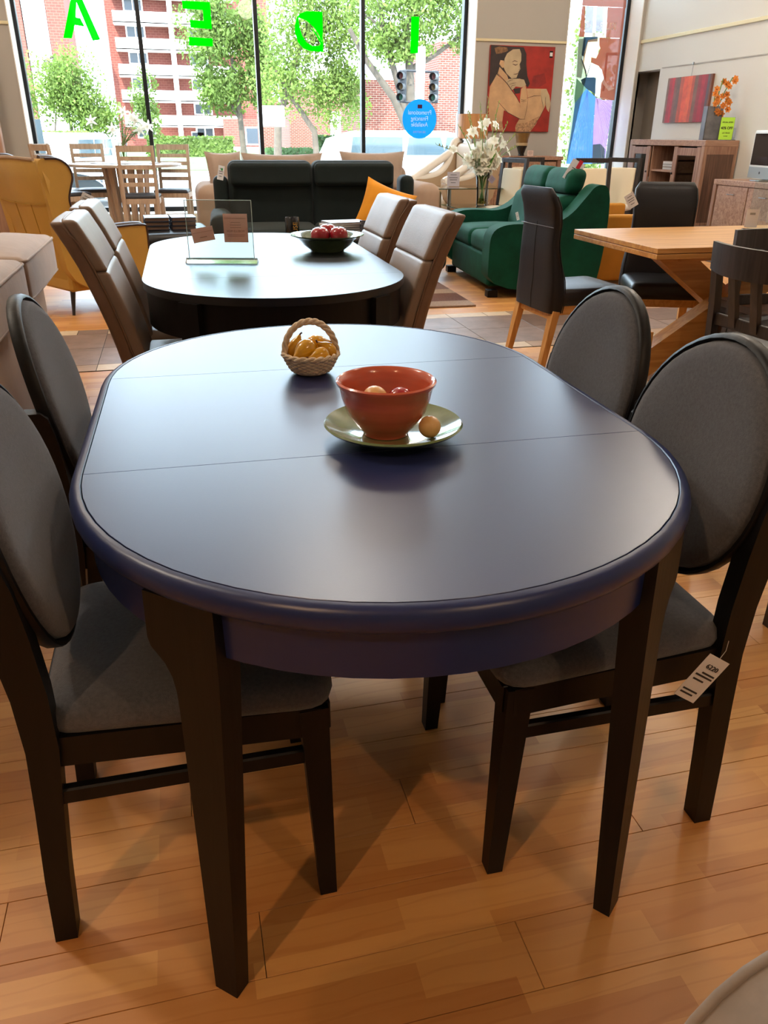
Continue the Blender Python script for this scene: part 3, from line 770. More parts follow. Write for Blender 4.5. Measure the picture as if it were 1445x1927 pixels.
# ------------------------------------------------------------------ dark bench and dark chairs
DARKOAK = wood('wenge_wood', '1d1817', '3b3230', 1, 7, .4)
DARKV = wood('wenge_wood_upright', '1d1817', '37302e', 2, 7, .35)
t = thing('bench', 'low dark wenge bench with slab legs in front of the oak table', 'bench', (3.40, 3.645, 0))
obj('tabletop', B().box((0, 0, .432), (1.09, .53, .036), .002), mat('grey_brown_top', '5c5450', .3, bump=.05), t, 25)
obj('top_edge', B().box((0, 0, .40), (1.09, .53, .03), .002), DARKOAK, t, 25)
for s in (-1, 1):
    for q in (-1, 1): obj('leg', B().box((s*.495, q*.16, .192), (.09, .18, .384), .003), DARKV, t, 25)
def curved_chair(label, loc, rz, group):
    t = thing('dark_chair', label, 'chair', loc, rz, group)
    n = 12; rings = []
    for j in range(n+1):
        s = -1+2*j/n; y = .225*s; x = -.035-.045*(1-s*s)+.0
        hh = .0
        z0 = .730+.012*abs(s)**3; z1 = .855-.0*abs(s)
        rings.append([(x-.011, y, z0), (x+.011, y, z0), (x+.004, y, z1), (x-.018, y, z1)])
    obj('top_rail', B().loft(rings), DARKV, t, 50)
    for s in (-1, 1):
        b = B().loft([[(u-.018, s*.195-.018, z), (u+.018, s*.195-.018, z), (u+.018, s*.195+.018, z), (u-.018, s*.195+.018, z)] for u, z in ((-.075, 0), (-.03, .22), (0, .44), (-.012, .60), (-.035, .77))])
        obj('leg', b, DARKV, t, 30)
        obj('leg', B().bar((.42, s*.20, 0), (.40, s*.195, .43), .030, .030, .045, .045), DARKV, t, 30)
        obj('back_slat', B().loft([[(u-.012, s*.065-.020, z), (u+.012, s*.065-.020, z), (u+.012, s*.065+.020, z), (u-.012, s*.065+.020, z)] for u, z in ((-.004, .52), (-.026, .62), (-.058, .76))]), DARKV, t, 30)
    obj('cross_rail', B().box((-.004, 0, .535), (.02, .38, .05), .003), DARKV, t, 30)
    obj('seat_frame', B().box((.21, 0, .405), (.42, .42, .055), .004), DARKV, t, 30)
    b = B(); pillow(b, rounded_poly([(.02, -.205), (.44, -.215), (.44, .215), (.02, .205)], .03), .433, .465, .02, .008); obj('seat', b, BLKLEA, t, 60)
    return t
cc = curved_chair('dark wenge chair with curved top rail, its back towards us, right of the oval chairs', (2.27, 2.83, 0), radians(4), None)
t = dup(cc, (2.80, 3.36, 0), radians(-93), 'dark wenge chair whose squared top rail shows at the right edge beyond the curved one')
dup(cc, (1.93, 1.76, 0), radians(183), 'dark wooden chair at the far right edge, only its splayed leg in view')

# ------------------------------------------------------------------ beige sofa at the left
t = thing('sofa', 'long beige velvet sofa seen from behind at the left edge', 'sofa', (-1.12, 2.85, 0))
def L(x, y, z): return (x+1.12, y-2.85, z)
for y0, y1 in ((1.55, 2.60), (2.602, 3.66), (3.662, 4.15)):
    obj('back_panel', B().cush(L(-.715, (y0+y1)/2, .31), (.11, y1-y0, .60), .018, n=2, k=2), BEIGEPALE, t, 60)
for y0, y1, zt in ((1.62, 2.58, .77), (2.60, 3.54, .775), (3.56, 4.44, .77)):
    c = obj('back_cushion', B().cush(L(-.80, (y0+y1)/2, .695), (.36, y1-y0, .19), .035, (.012, .0, .045), n=8, k=3), BEIGE, t, 60)
    for zz in (.625, .775):
        hx, hy = .18, (y1-y0)/2; cx, cy = L(-.80, (y0+y1)/2, 0)[:2]
        obj('piping', B().tube([(x+cx, y+cy, zz) for x, y in rounded_poly([(-hx, -hy), (hx, -hy), (hx, hy), (-hx, hy)], .05)], .006, 6, loop=True), BEIGE, c, 60)
obj('seat_base', B().cush(L(-1.18, 2.88, .23), (.82, 2.5, .40), .04, n=3, k=2), BEIGEPALE, t, 60)
obj('seat_cushion', B().cush(L(-1.28, 2.2, .47), (.60, 1.2, .14), .05, (0, 0, .02), n=5), BEIGE, t, 60)
obj('seat_cushion', B().cush(L(-1.28, 3.42, .47), (.60, 1.2, .14), .05, (0, 0, .02), n=5), BEIGE, t, 60)
obj('armrest', B().cush(L(-1.14, 4.28, .33), (.90, .24, .60), .09, n=4), BEIGEPALE, t, 60)

# ------------------------------------------------------------------ yellow wing armchair
A0 = radians(34)
t = thing('wing_armchair', 'mustard yellow leather wing armchair with brown piping, seen from behind', 'armchair', (-.753, 6.82, 0), A0)
# local: +x faces forward, y sideways, origin at the middle of the base
def outline_loft(secs): return B().loft(secs)
rings = []
for z, xb, hw in ((.20, -.30, .33), (.40, -.335, .345), (.62, -.375, .36), (.80, -.405, .385), (.95, -.43, .40), (1.05, -.445, .385), (1.085, -.445, .33)):
    r = [(xb, -hw+.04, z), (xb, hw-.04, z), (xb+.03, hw, z), (xb+.10, hw-.02, z), (xb+.10, -hw+.02, z), (xb+.03, -hw, z)]
    rings.append([(x, y, z) for x, y, z in r])
obj('back_panel', B().loft(rings), YELLEA, t, 50)
TY = Matrix(((1, 0, 0, 0), (0, 0, 1, 0), (0, 1, 0, 0), (0, 0, 0, 1)))
wing = [(-.32, .17), (.34, .17), (.36, .59), (.34, .62), (-.02, .61), (-.16, .66), (-.23, .74), (-.25, .82), (-.22, .90), (-.19, .97), (-.21, 1.04), (-.27, 1.085), (-.34, 1.092), (-.445, 1.085), (-.42, .92), (-.38, .65)]
def smooth_out(p, it=2):
    for _ in range(it):
        q = []
        for i in range(len(p)):
            a = p[i]; c = p[(i+1) % len(p)]
            q += [(a[0]*.75+c[0]*.25, a[1]*.75+c[1]*.25), (a[0]*.25+c[0]*.75, a[1]*.25+c[1]*.75)]
        p = q
    return p
wing = smooth_out(wing, 2)
for s in (-1, 1):
    w_ = obj('wing', B().prism(wing, s*.345-.045, s*.345+.045, T=TY), YELLEA, t, 50)
    # piping along the front and top edge of the wing, outer side
    n0 = min(range(len(wing)), key=lambda i: hypot(wing[i][0]-.36, wing[i][1]-.45)); seq = [wing[(n0+i) % len(wing)] for i in range(len(wing))]
    edge = []
    for p in seq:
        if p[0] < -.38: break
        edge.append(p)
    obj('piping', B().tube([(x+.002, s*.388, z) for x, z in edge], .009, 6), BRNPIPE, w_, 60)
    obj('lining', B().tube([(x-.014, s*.335, z-.008) for x, z in edge], .030, 8), BRNPIPE, w_, 60)
obj('top_piping', B().tube([(-.447, y, 1.088+.004*cos(y*8)) for y in [-.36+.72*j/10 for j in range(11)]], .011, 7), mat('tan_piping', 'a58a72', .4), t)
obj('seam', B().tube([(-.411+.0, y, .80-.02*cos(y*4)) for y in [-.36+.72*j/10 for j in range(11)]], .0035, 5), mat('gold_seam', 'a77c22', .5), t)
for y in (-.12, .12): obj('seam', B().tube([(-.300-.002, y*.8, .22), (-.377, y, .62), (-.405, y, .79)], .003, 5), mat('gold_seam_upright', 'a77c22', .5), t)
obj('seat', B().cush((.03, 0, .40), (.62, .60, .16), .05, (0, 0, .02)), BRNPIPE, t, 60)
obj('seat_base', B().box((.0, 0, .25), (.62, .66, .16), .02), YELLEA, t, 30)
for sx in (-1, 1):
    for sy in (-1, 1): obj('leg', B().tube([(sx*.31, sy*.31, 0), (sx*.27, sy*.28, .20)], [.011, .021], 12), DARKV, t, 50)
hang_tag('price_tag', 'white patterned price tag hanging from the yellow wing armchair', (-.640, 6.52, .80), .085, .10, (0, radians(28), radians(10)), PAPER, string=None)
# ------------------------------------------------------------------ ottoman and albums
t = thing('ottoman', 'round-edged dark leather ottoman under the swatch albums', 'ottoman', (.02, 7.72, 0), radians(4))
obj('cushion', B().cush((-.04, 0, .385), (.62, .95, .19), .06, (0, 0, .015)), BLKLEA, t, 60)
obj('base', B().box((0, 0, .19), (.64, .86, .20), .01), DARKV, t, 30)
for sx in (-1, 1):
    for sy in (-1, 1): obj('leg', B().bar((sx*.29, sy*.4, 0), (sx*.29, sy*.4, .09), .04, .04), DARKV, t, 30)
for i, (x, nm) in enumerate(((-.19, 'left'), (.035, 'right'))):
    for k in range(3):
        t = thing('swatch_album', 'dark blue swatch album, %s of the %s stack on the ottoman' % (('bottom one', 'middle one', 'top one')[k], nm), 'book', (x+.003*k, 7.60+.01*k, .492+k*.034), radians(3+i*2), 'dark swatch albums on the ottoman')
        obj('cover', B().box((0, 0, .0015), (.215, .29, .003)).box((0, 0, .0305), (.215, .29, .003)).box((-.106, 0, .016), (.003, .29, .032)), mat('navy_album_cover', '232b3d', .35), t, smooth=0)
        obj('pages', B().box((.002, 0, .016), (.20, .275, .025)), mat('album_pages', '6e5748', .8), t, smooth=0)

# ------------------------------------------------------------------ counter-height ladder chairs and round table by the window
def ladder_chair(label, loc, rz, group):
    t = thing('ladder_back_chair', label, 'chair', loc, rz, group); w = .205
    for s in (-1, 1):
        obj('leg', B().loft([[(u-.018, s*(w-.02)-.018, z), (u+.018, s*(w-.02)-.018, z), (u+.018, s*(w-.02)+.018, z), (u-.018, s*(w-.02)+.018, z)] for u, z in ((-.03, 0), (0, .30), (.0, .60), (-.02, .85), (-.05, 1.13))]), PALEOAK, t, 30)
        obj('leg', B().bar((.40, s*w, 0), (.39, s*w, .57), .030, .030, .045, .045), PALEOAK, t, 30)
        obj('side_rail', B().box((.20, s*(w-.008), .545), (.36, .022, .055), .002), PALEOAK, t, 30)
    for k, z in enumerate((.725, .815, .905, .995, 1.095)):
        u = -.02*(z-.6)/.25 if z < .85 else -.02-.03*(z-.85)/.28
        obj('slat', B().loft([[(u-.007-.0, y, z-.022-.01*(k == 4)), (u+.007, y, z-.022-.01*(k == 4)), (u+.007, y, z+.022+.01*(k == 4)), (u-.007, y, z+.022+.01*(k == 4))] for y in (-.168, 0, .168)]), PALEOAK, t, 30)
    obj('front_rail', B().box((.395, 0, .545), (.022, .37, .055), .002), PALEOAK, t, 30)
    obj('rear_rail', B().box((0, 0, .545), (.022, .33, .055), .002), PALEOAK, t, 30)
    b = B(); pillow(b, rounded_poly([(.02, -.19), (.415, -.215), (.415, .215), (.02, .19)], .03), .575, .610, .02, .012); obj('seat', b, mat('slate_leather', '3b3e46', .45), t, 60)
    return t
LG = 'pale oak ladder-back chairs round the high table'
lc = ladder_chair('pale oak ladder-back chair nearest to us at the round high table, its back to us', (-.385, 10.0, 0), radians(88), LG)
dup(lc, (-1.42, 10.55, 0), radians(38), 'pale oak ladder-back chair turned sideways left of the high table, by the yellow armchair', LG)
dup(lc, (-1.52, 11.35, 0), radians(-20), 'pale oak ladder-back chair farthest left by the window frame', LG)
dup(lc, (.02, 11.35, 0), radians(-100), 'pale oak ladder-back chair at the right of the round high table, facing us', LG)
dup(lc, (-1.03, 11.55, 0), radians(-78), 'pale oak ladder-back chair behind the round high table, left of the lilies', LG)
t = thing('high_table', 'round counter-height table with pale top and slatted pedestal', 'table', (-.56, 10.95, 0))
obj('tabletop', B().lathe([(.66, .885), (.675, .89), (.68, .905), (.675, .918), (.67, .92), (.01, .92)], 64), mat('pale_glazed_top', 'b9aea2', .2, coat=.6), t, 40)
obj('centre_plate', B().lathe([(.40, .9205), (.40, .926), (.01, .926)], 48), mat('grey_centre_plate', '7a7472', .3), t, 40)
for k in range(14):
    a = 2*pi*k/14; obj('slat', B().bar((.19*cos(a), .19*sin(a), .03), (.27*cos(a), .27*sin(a), .885), .05, .02, .07, .02, up=(cos(a), sin(a), 0)), PALEOAK, t, 25)
obj('base', B().lathe([(.27, 0), (.27, .03), (.01, .03)], 40), PALEOAK, t, 40)

# ------------------------------------------------------------------ flowers
LEAFG = mat('leaf_green', '5b8a3a', .55, var=.2, vscale=20); STEMG = mat('stem_green', '6f8f4a', .6)
PETALW = mat('white_petal', 'ece9dc', .6, bump=.1, bscale=60); BUDT = mat('pink_green_bud', 'c7a67c', .6, var=.2, vscale=30)
ORANGEP = mat('orange_orchid_petal', 'e08b3c', .6, var=.35, vscale=60); YEL = mat('yellow_pollen', 'd8a520', .7)
def let_light(m, k=.5):
    n_ = m.node_tree.nodes; l_ = m.node_tree.links; pr = n_['Principled BSDF']; outn = n_['Material Output']
    tl = n_.new('ShaderNodeBsdfTranslucent'); mx = n_.new('ShaderNodeMixShader'); mx.inputs[0].default_value = k
    if pr.inputs['Base Color'].links: l_.new(pr.inputs['Base Color'].links[0].from_socket, tl.inputs[0])
    else: tl.inputs[0].default_value = pr.inputs['Base Color'].default_value
    l_.new(pr.outputs[0], mx.inputs[1]); l_.new(tl.outputs[0], mx.inputs[2]); l_.new(mx.outputs[0], outn.inputs[0])
for m_, k_ in ((LEAFG, .4), (PETALW, .5), (ORANGEP, .4), (PAPERTAN, .6), (PAPER, .25)): let_light(m_, k_)
def petal(b, base, direc, up, length, width, curl=.3, n=5, T=None):
    d = Vector(direc).normalized(); u = Vector(up); u = (u-d*u.dot(d)).normalized(); s = d.cross(u)
    vs = []; fs = []; base = Vector(base)
    for i in range(n+1):
        k = i/n; c = base+d*length*k*(1-.15*curl*k)-u*curl*length*k*k*.6
        w = width*sin(pi*min(1, .12+.88*k))**.8*.5
        vs += [tuple(c-s*w+u*w*.25), tuple(c), tuple(c+s*w+u*w*.25)]
    for i in range(n):
        a = i*3; fs += [(a, a+1, a+4, a+3), (a+1, a+2, a+5, a+4)]
    b.add(vs, fs, T)
def blossom(b, c, face, L, w, np=6, curl=.6, rnd=random):
    f = Vector(face).normalized(); a = f.orthogonal().normalized(); e = f.cross(a)
    ph = rnd.random()*6
    for k in range(np):
        q = ph+2*pi*k/np; rad = a*cos(q)+e*sin(q)
        petal(b, c, f*.55+rad, f, L, w, curl)
rf = random.Random(11)
# lilies on the high table
t = thing('lily_vase', 'glass vase of white lilies and green leaves on the high table', 'flowers', (-.56, 10.90, .927))
obj('vase', B().lathe([(.035, 0), (.045, .004), (.04, .08), (.05, .17), (.06, .22), (.058, .22), (.047, .17), (.036, .08), (.03, .02), (.005, .015)], 24), GLASS, t, 50)
bs, bl = B(), B()
tips = []
for k in range(11):
    a = rf.uniform(0, 6.28) if k > 2 else (0, pi, 1.5)[k]; sp = rf.uniform(.05, .26) if k > 2 else .32; h = rf.uniform(.36, .60) if k > 2 else rf.uniform(.36, .45)
    p = [(0, 0, .02), (.02*cos(a), .02*sin(a), .2), (sp*.5*cos(a), sp*.5*sin(a), .2+(h-.2)*.6), (sp*cos(a), sp*sin(a), h)]
    bs.tube(p, [.005, .005, .004, .003], 5); tips.append((Vector(p[-1]), Vector((cos(a)*.6, sin(a)*.6, .5))))
    for j in range(5):
        q = rf.uniform(.15, .9); c = Vector(p[1])*(1-q)+Vector(p[-1])*q; aa = rf.uniform(0, 6.28)
        petal(bl, c, (cos(aa), sin(aa), .4), (0, 0, 1), rf.uniform(.08, .13), .03, .8)
obj('stems', bs, STEMG, t, 50, kind='stuff'); obj('leaves', bl, LEAFG, t, 50, kind='stuff')
for i, (p, d) in enumerate(tips):
    if i % 3 == 2:
        obj('bud', B().lathe([(.001, 0), (.010, .015), (.013, .04), (.008, .07), (.001, .085)], 8, T=Matrix.Translation(p) @ d.to_track_quat('Z', 'Y').to_matrix().to_4x4()), BUDT, t, 60)
    else:
        bb = B(); fdir = Vector((d.x*.5, -.8, .25)); blossom(bb, p, fdir, .085, .030, 6, .9, rf); obj('flower', bb, PETALW, t, 60)
# gladioli in a glass vase
t = thing('gladiolus_vase', 'tall flared glass vase of white gladioli behind the green loveseat', 'flowers', (3.49, 9.30, .50))
obj('vase', B().lathe([(.055, 0), (.062, .006), (.060, .06), (.062, .16), (.075, .28), (.098, .40), (.095, .40), (.071, .28), (.058, .16), (.054, .06), (.005, .03)], 32), thin_glass('vase_glass', (.90, .95, .93, 1), 0, 1.5), t, 50)
obj('water', B().lathe([(.001, .03), (.053, .031), (.054, .09), (.001, .092)], 24), mat('amber_water', 'c9b25a', .05, trans=.8, ior=1.33), t, 50)
bs, bl, bf, bg_ = B(), B(), B(), B()
for a, lean, ln in ((3.05, .95, .66), (2.9, .45, .60), (2.6, .25, .70), (1.9, .10, .78), (1.2, .08, .84), (.4, .15, .80), (.1, .62, .56), (6.0, .34, .60), (4.2, .2, .64), (5.2, .30, .55), (.2, .85, .52), (2.2, .3, .7)):
    p0 = Vector((-.03*cos(a), -.03*sin(a), .04)); p1 = Vector((.05*cos(a), .05*sin(a), .38)); p2 = p1+Vector((cos(a)*sin(lean), sin(a)*sin(lean)*.6, cos(lean)))*ln*.55; p3 = p2+Vector((cos(a)*sin(lean*1.35), sin(a)*sin(lean)*.6, cos(lean*1.35)))*ln*.35
    bs.tube([p0, p1, p2, p3], [.006, .006, .005, .003], 5)
    for j in range(16):
        q = j/15; c = (p1*(1-q)+p2*q) if q < .62 else (p2*(1-(q-.62)/.38)+p3*((q-.62)/.38))
        c = c if j > 1 else p1; aa = rf.uniform(0, 6.28); fd = Vector((cos(aa), -abs(sin(aa)), .5))
        if q < .70: blossom(bf, c+fd*.015, fd, rf.uniform(.055, .08), .048, 6, .5, rf)
        else:
            petal(bg_, c, (fd.x*.5, fd.y*.5, .8), fd, .045*(1.3-q*.6), .016, .2)
            if q < .75: petal(bf, c, (fd.x*.5, fd.y*.5, .9), fd, .045, .022, .2)
    petal(bl, p1*.8, (cos(a+1), sin(a+1), 1.6), (cos(a), sin(a), 0), .34, .03, .35, 7)
obj('stems', bs, STEMG, t, 50, kind='stuff'); obj('leaves', bl, LEAFG, t, 50, kind='stuff'); obj('flowers', bf, PETALW, t, 50, kind='stuff'); obj('buds', bg_, mat('pale_green_bud', 'a9b86a', .6), t, 50, kind='stuff')
hang_tag('price_tag', 'small grey tag tied to the gladiolus vase', (3.56, 9.19, .80), .07, .07, (0, radians(40), 0), mat('lilac_tag', '8a8194', .7), string=None)

# ------------------------------------------------------------------ dark sofa and beige sofa behind it
t = thing('sofa', 'blackish green velvet two-seat sofa with two tall backs, in front of the beige one', 'sofa', (1.36, 7.75, 0), radians(-3))
for s in (-1, 1):
    obj('backrest', B().cush((s*.395-.09, .33, .63), (.79, .26, .80), .07, (0, -.02, 0), n=5), DKGREEN, t, 60)
    obj('headrest_roll', B().cush((s*.395-.09, .185, .915), (.76, .09, .20), .042, (0, -.01, 0), n=4), DKGREEN, t, 60)
    obj('seat_cushion', B().cush((s*.395-.09, -.12, .40), (.79, .76, .18), .06, (0, 0, .02), n=5), DKGREEN, t, 60)
obj('base', B().cush((-.04, .05, .20), (1.95, .90, .28), .03, n=2), DKGREEN, t, 60)
for s, x in ((-1, -.97), (1, .90)):
    obj('armrest', B().cush((x, -.02, .36), (.20, 1.0, .52) if s < 0 else (.34, 1.0, .52), .09, n=4), DKGREEN, t, 60)
    obj('side_wing', B().cush((x+.02-(.08 if s > 0 else 0), .36, .62), (.14, .26, .56), .06, n=3), DKGREEN, t, 60)
    for y in (-.42, .40): obj('foot', B().box((x, y, .03), (.08, .08, .06), .004), DARKV, t)
hang_tag('price_tag', 'white price tag on the upper left corner of the dark sofa', (.42, 7.80, .935), .055, .12, (0, radians(12), 0), PAPER, accents=((.1, .25, .3, .18, mat('green_sticker', '3f9a5a', .7)),), string=None)
t = thing('cushion', 'mustard yellow pillow leaning at the right end of the dark sofa', 'cushion', (1.76, 7.40, .40)); t.rotation_euler = (radians(-18), radians(20), radians(-14))
def pillow_sq(w, d, m, parent, name='cover'):
    b = B(); n = 12; vs = []; fs = []
    for sgn in (1, -1):
        k0 = len(vs)
        for i in range(n+1):
            for j in range(n+1):
                u, v = -1+2*i/n, -1+2*j/n
                pin = 1-.10*(1-abs(u)**2)*abs(v)**3; pin2 = 1-.10*(1-abs(v)**2)*abs(u)**3
                th = d/2*((1-u**4)*(1-v**4))**.55*(1+.08*sin(7*u+3*v))
                vs.append((u*w/2*pin2, sgn*th, w/2+v*w/2*pin))
        for i in range(n):
            for j in range(n):
                a = k0+i*(n+1)+j; q = (a, a+1, a+n+2, a+n+1); fs.append(q[::-1] if sgn > 0 else q)
    return obj(name, B().add(vs, fs), m, parent, 80)
pillow_sq(.48, .18, MUSTARD, t)
t = thing('sofa', 'beige fabric sofa with loose pillows under the window', 'sofa', (1.60, 9.75, 0))
obj('backrest', B().cush((0, .38, .56), (2.35, .26, .70), .09, n=5), BEIGEPALE, t, 60)
obj('base', B().cush((0, 0, .22), (2.45, .95, .30), .03, n=2), BEIGEPALE, t, 60)
for s in (-1, 1):
    obj('seat_cushion', B().cush((s*.55, -.08, .43), (1.08, .72, .16), .05, (0, 0, .02), n=4), BEIGE, t, 60)
    obj('armrest', B().cush((s*1.22, -.05, .40), (.30, 1.02, .72), .12, n=4), BEIGEPALE, t, 60)
    for y in (-.4, .4): obj('foot', B().box((s*1.15, y, .035), (.07, .07, .07), .004), DARKV, t)
BG = 'beige pillows on the beige sofa'
for lab, x, y, z, w, r in (('beige pillow lying along the back of the beige sofa, long one on the left', -.35, 9.86, .60, .95, 0), ('beige pillow at the right end of the beige sofa back', .72, 9.84, .62, .80, 0), ('small beige pillow at the left arm of the beige sofa', -1.02, 9.55, .62, .42, .3)):
    t = thing('cushion', lab, 'cushion', (1.60+x, y, z), 0, BG); t.rotation_euler = (radians(-12), 0, r)
    k = .50/w; o = pillow_sq(w, .20, BEIGE, t)
    for v in o.data.vertices: v.co.z *= k*.94
# ------------------------------------------------------------------ side table with magazines, mug
t = thing('side_table', 'low round side table with dark glass top and slim copper legs before the dark sofa', 'table', (1.42, 6.20, 0))
obj('tabletop', B().lathe([(.40, .557), (.405, .562), (.40, .570), (.01, .570)], 48), mat('dark_glass_top', '1c1c20', .12), t, 40)
for k in range(3):
    a = 2*pi*k/3+.55; obj('leg', B().tube([(.34*cos(a), .34*sin(a), 0), (.20*cos(a), .20*sin(a), .555)], .010, 10), COPPER, t, 50)
obj('ring', B().tube([(.21*cos(q*pi/12), .21*sin(q*pi/12), .545) for q in range(24)], .007, 8, loop=True), COPPER, t)
mg = [mat('white_cover', 'd8d6d2', .4), mat('grey_cover', '8f9096', .4), mat('charcoal_cover', '3a3c42', .4)]
rm = random.Random(5)
for k in range(5):
    t = thing('magazine', ('magazine at the bottom of the pile on the side table', 'second magazine from the bottom of the pile on the side table', 'middle magazine of the pile on the side table', 'fourth magazine of the pile on the side table', 'topmost white-edged magazine of the pile on the side table')[k], 'magazine', (1.19+.01*k, 6.20, .571+k*.018), rm.uniform(-.3, .3), 'magazines piled on the side table')
    obj('cover', B().box((0, 0, .0015), (.30, .22, .003)).box((0, 0, .0155), (.30, .22, .003)).box((-.1490, 0, .008), (.002, .22, .016)), mg[k % 3], t, smooth=0)
    obj('pages', B().box((.002, 0, .0085), (.29, .212, .011)), PAPER, t, smooth=0)
t = thing('magazine_holder', 'open grey brochure standing on edge on the side table', 'magazine', (1.455, 6.10, .571), radians(-6))
obj('cover', B().box((0, 0, .05), (.25, .006, .10), .001), mat('slate_brochure', '55565e', .5), t, smooth=0)
obj('print', B().box((-.03, -.0045, .062), (.13, .001, .006)).box((-.02, -.0045, .050), (.10, .001, .004)), mat('dark_brochure_print', '2b2c33', .5), t, smooth=0)
obj('print', B().box((.02, -.0045, .025), (.07, .001, .006)), PAPER, t, smooth=0)
for k in range(4):
    t = thing('magazine', 'curled magazine fanned at the right of the side table, %s' % ('lowest', 'second', 'third', 'uppermost')[k], 'magazine', (1.66, 6.20+.01*k, .572+k*.014), .5+.2*k, 'magazines fanned at the right of the side table')
    n = 8; rings = [[(-.1+.2*i/n, y, (.004+.030*(i/n)**2.5 if True else 0)+dz) for y, dz in ((-.08, 0), (.08, 0), (.08, .012), (-.08, .012))] for i in range(n+1)]
    obj('pages', B().loft(rings), mg[(k+1) % 3], t, 50)
t = thing('cup', 'black cylindrical candle jar with gold lettering beyond the black table', 'jar', (.885, 6.60, .50))
obj('jar', B().lathe([(.054, 0), (.056, .004), (.056, .155), (.053, .160), (.050, .150), (.005, .14)], 32), mat('black_jar', '14171c', .2, coat=.5), t, 50)
text('lettering', 'MUSE', .05, mat('gold_lettering', 'c49a3a', .4, metal=.6), t, TR(.018, -.0560, .065, pi/2, -pi/2, 0))
t = thing('side_table', 'small black pedestal under the candle jar', 'table', (.885, 6.60, 0))
obj('tabletop', B().lathe([(.12, .485), (.12, .498), (.01, .498)], 32), BLACKWOOD, t); obj('pole', B().tube([(0, 0, .01), (0, 0, .485)], .02, 12), BLACKWOOD, t); obj('base', B().lathe([(.13, 0), (.13, .012), (.01, .012)], 32), BLACKWOOD, t)

# ------------------------------------------------------------------ emerald loveseat
t = thing('loveseat', 'emerald green velvet loveseat with curved arms and two headrests', 'sofa', (3.04, 7.13, 0), radians(-4))
# local frame: seat opens towards -x, length along y
Ln = .78
for s in (-1, 1):
    obj('seat_cushion', B().cush((-.12, s*.295, .40), (.66, .585, .17), .06, (0, 0, .025), n=5), GREEN, t, 60)
    def lean(x, y, z): return (x+.22*(z+.0)-.0, y, z)
    obj('backrest', B().cush((.22, s*.295, .62), (.24, .585, .36), .08, (-.02, 0, 0), n=4, warp=lean), GREEN, t, 60)
    obj('headrest', B().cush((.305, s*.295, .905), (.17, .57, .20), .07, n=4, warp=lean), GREEN, t, 60)
arm = smooth_out([(-.50, .06), (.46, .06), (.50, .30), (.52, .62), (.50, .885), (.38, .90), (.30, .80), (.18, .66), (.02, .585), (-.20, .60), (-.38, .595), (-.49, .54), (-.505, .40)], 2)
for s in (-1, 1): obj('armrest', B().prism(arm, s*.70-.10, s*.70+.10, T=TY), GREEN, t, 50)
obj('base', B().cush((-.03, 0, .20), (.84, 1.24, .26), .03, n=2), GREEN, t, 60)
obj('rear_panel', B().box((.44, 0, .45), (.10, 1.22, .76), .02), GREEN, t, 30)
for sx in (-.43, .42):
    for s in (-1, 1): obj('foot', B().box((sx, s*.70, .03), (.09, .09, .062), .004), BLACKWOOD, t)
hang_tag('price_tag', 'white and red price tag hanging from the right headrest of the green loveseat', (3.30, 6.62, .985), .12, .17, (0, radians(28), radians(-14)), PAPER,
         lines=((0, .12, .5), (0, .02, .4)), accents=((.12, .38, .28, .42, mat('red_sticker', 'd22b3c', .6)), (-.05, -.2, .45, .05, REDINK)), string=None)
hang_tag('price_tag', 'small white tag at the back cushion of the green loveseat', (2.98, 7.0, .60), .03, .07, (0, radians(-20), radians(-60)), PAPER, string=None)
# mustard sofa behind it
t = thing('sofa', 'ochre sofa side panel standing right of the green loveseat', 'sofa', (4.35, 7.30, 0), radians(-4))
obj('side_panel', B().cush((-.15, -.45, .32), (.85, .12, .58), .03, n=2), MUSTARD2, t, 60); obj('seat', B().cush((-.15, .2, .26), (.75, 1.1, .34), .06, n=3), MUSTARD2, t, 60)
obj('side_panel', B().cush((-.15, .85, .32), (.85, .12, .58), .03, n=2), MUSTARD2, t, 60)
obj('foot', B().box((-.48, -.45, .015), (.05, .05, .03)), DARKV, t); obj('foot', B().box((.20, -.45, .015), (.05, .05, .03)), DARKV, t)
# rug
t = thing('rug', 'striped mauve and beige shag rug before the dark sofa', 'rug', (1.25, 6.72, 0), radians(-1.5))
RUG = [mat('mauve_pile', '6d4d45', .95, bump=.8, bscale=300, var=.2, vscale=60), mat('beige_pile', '9c8678', .95, bump=.8, bscale=300, var=.2, vscale=60), mat('grey_mauve_pile', '7b6461', .95, bump=.8, bscale=300, var=.2, vscale=60)]
for k, (y0, y1, m_) in enumerate(((-.62, -.42, 1), (-.42, -.08, 0), (-.08, .12, 1), (.12, .42, 2), (.42, .70, 0))): obj('stripe', B().box((0, (y0+y1)/2, .008), (2.1, y1-y0, .016), .003), RUG[m_], t, smooth=0)

# ------------------------------------------------------------------ flat figures (paintings, prints)
def plane_shape(name, pts, conv, y, m, parent, th=.0006):
    out = [conv(*p) for p in pts]
    return obj(name, B().prism(out, y-th/2, y+th/2, T=TY), m, parent, smooth=0)
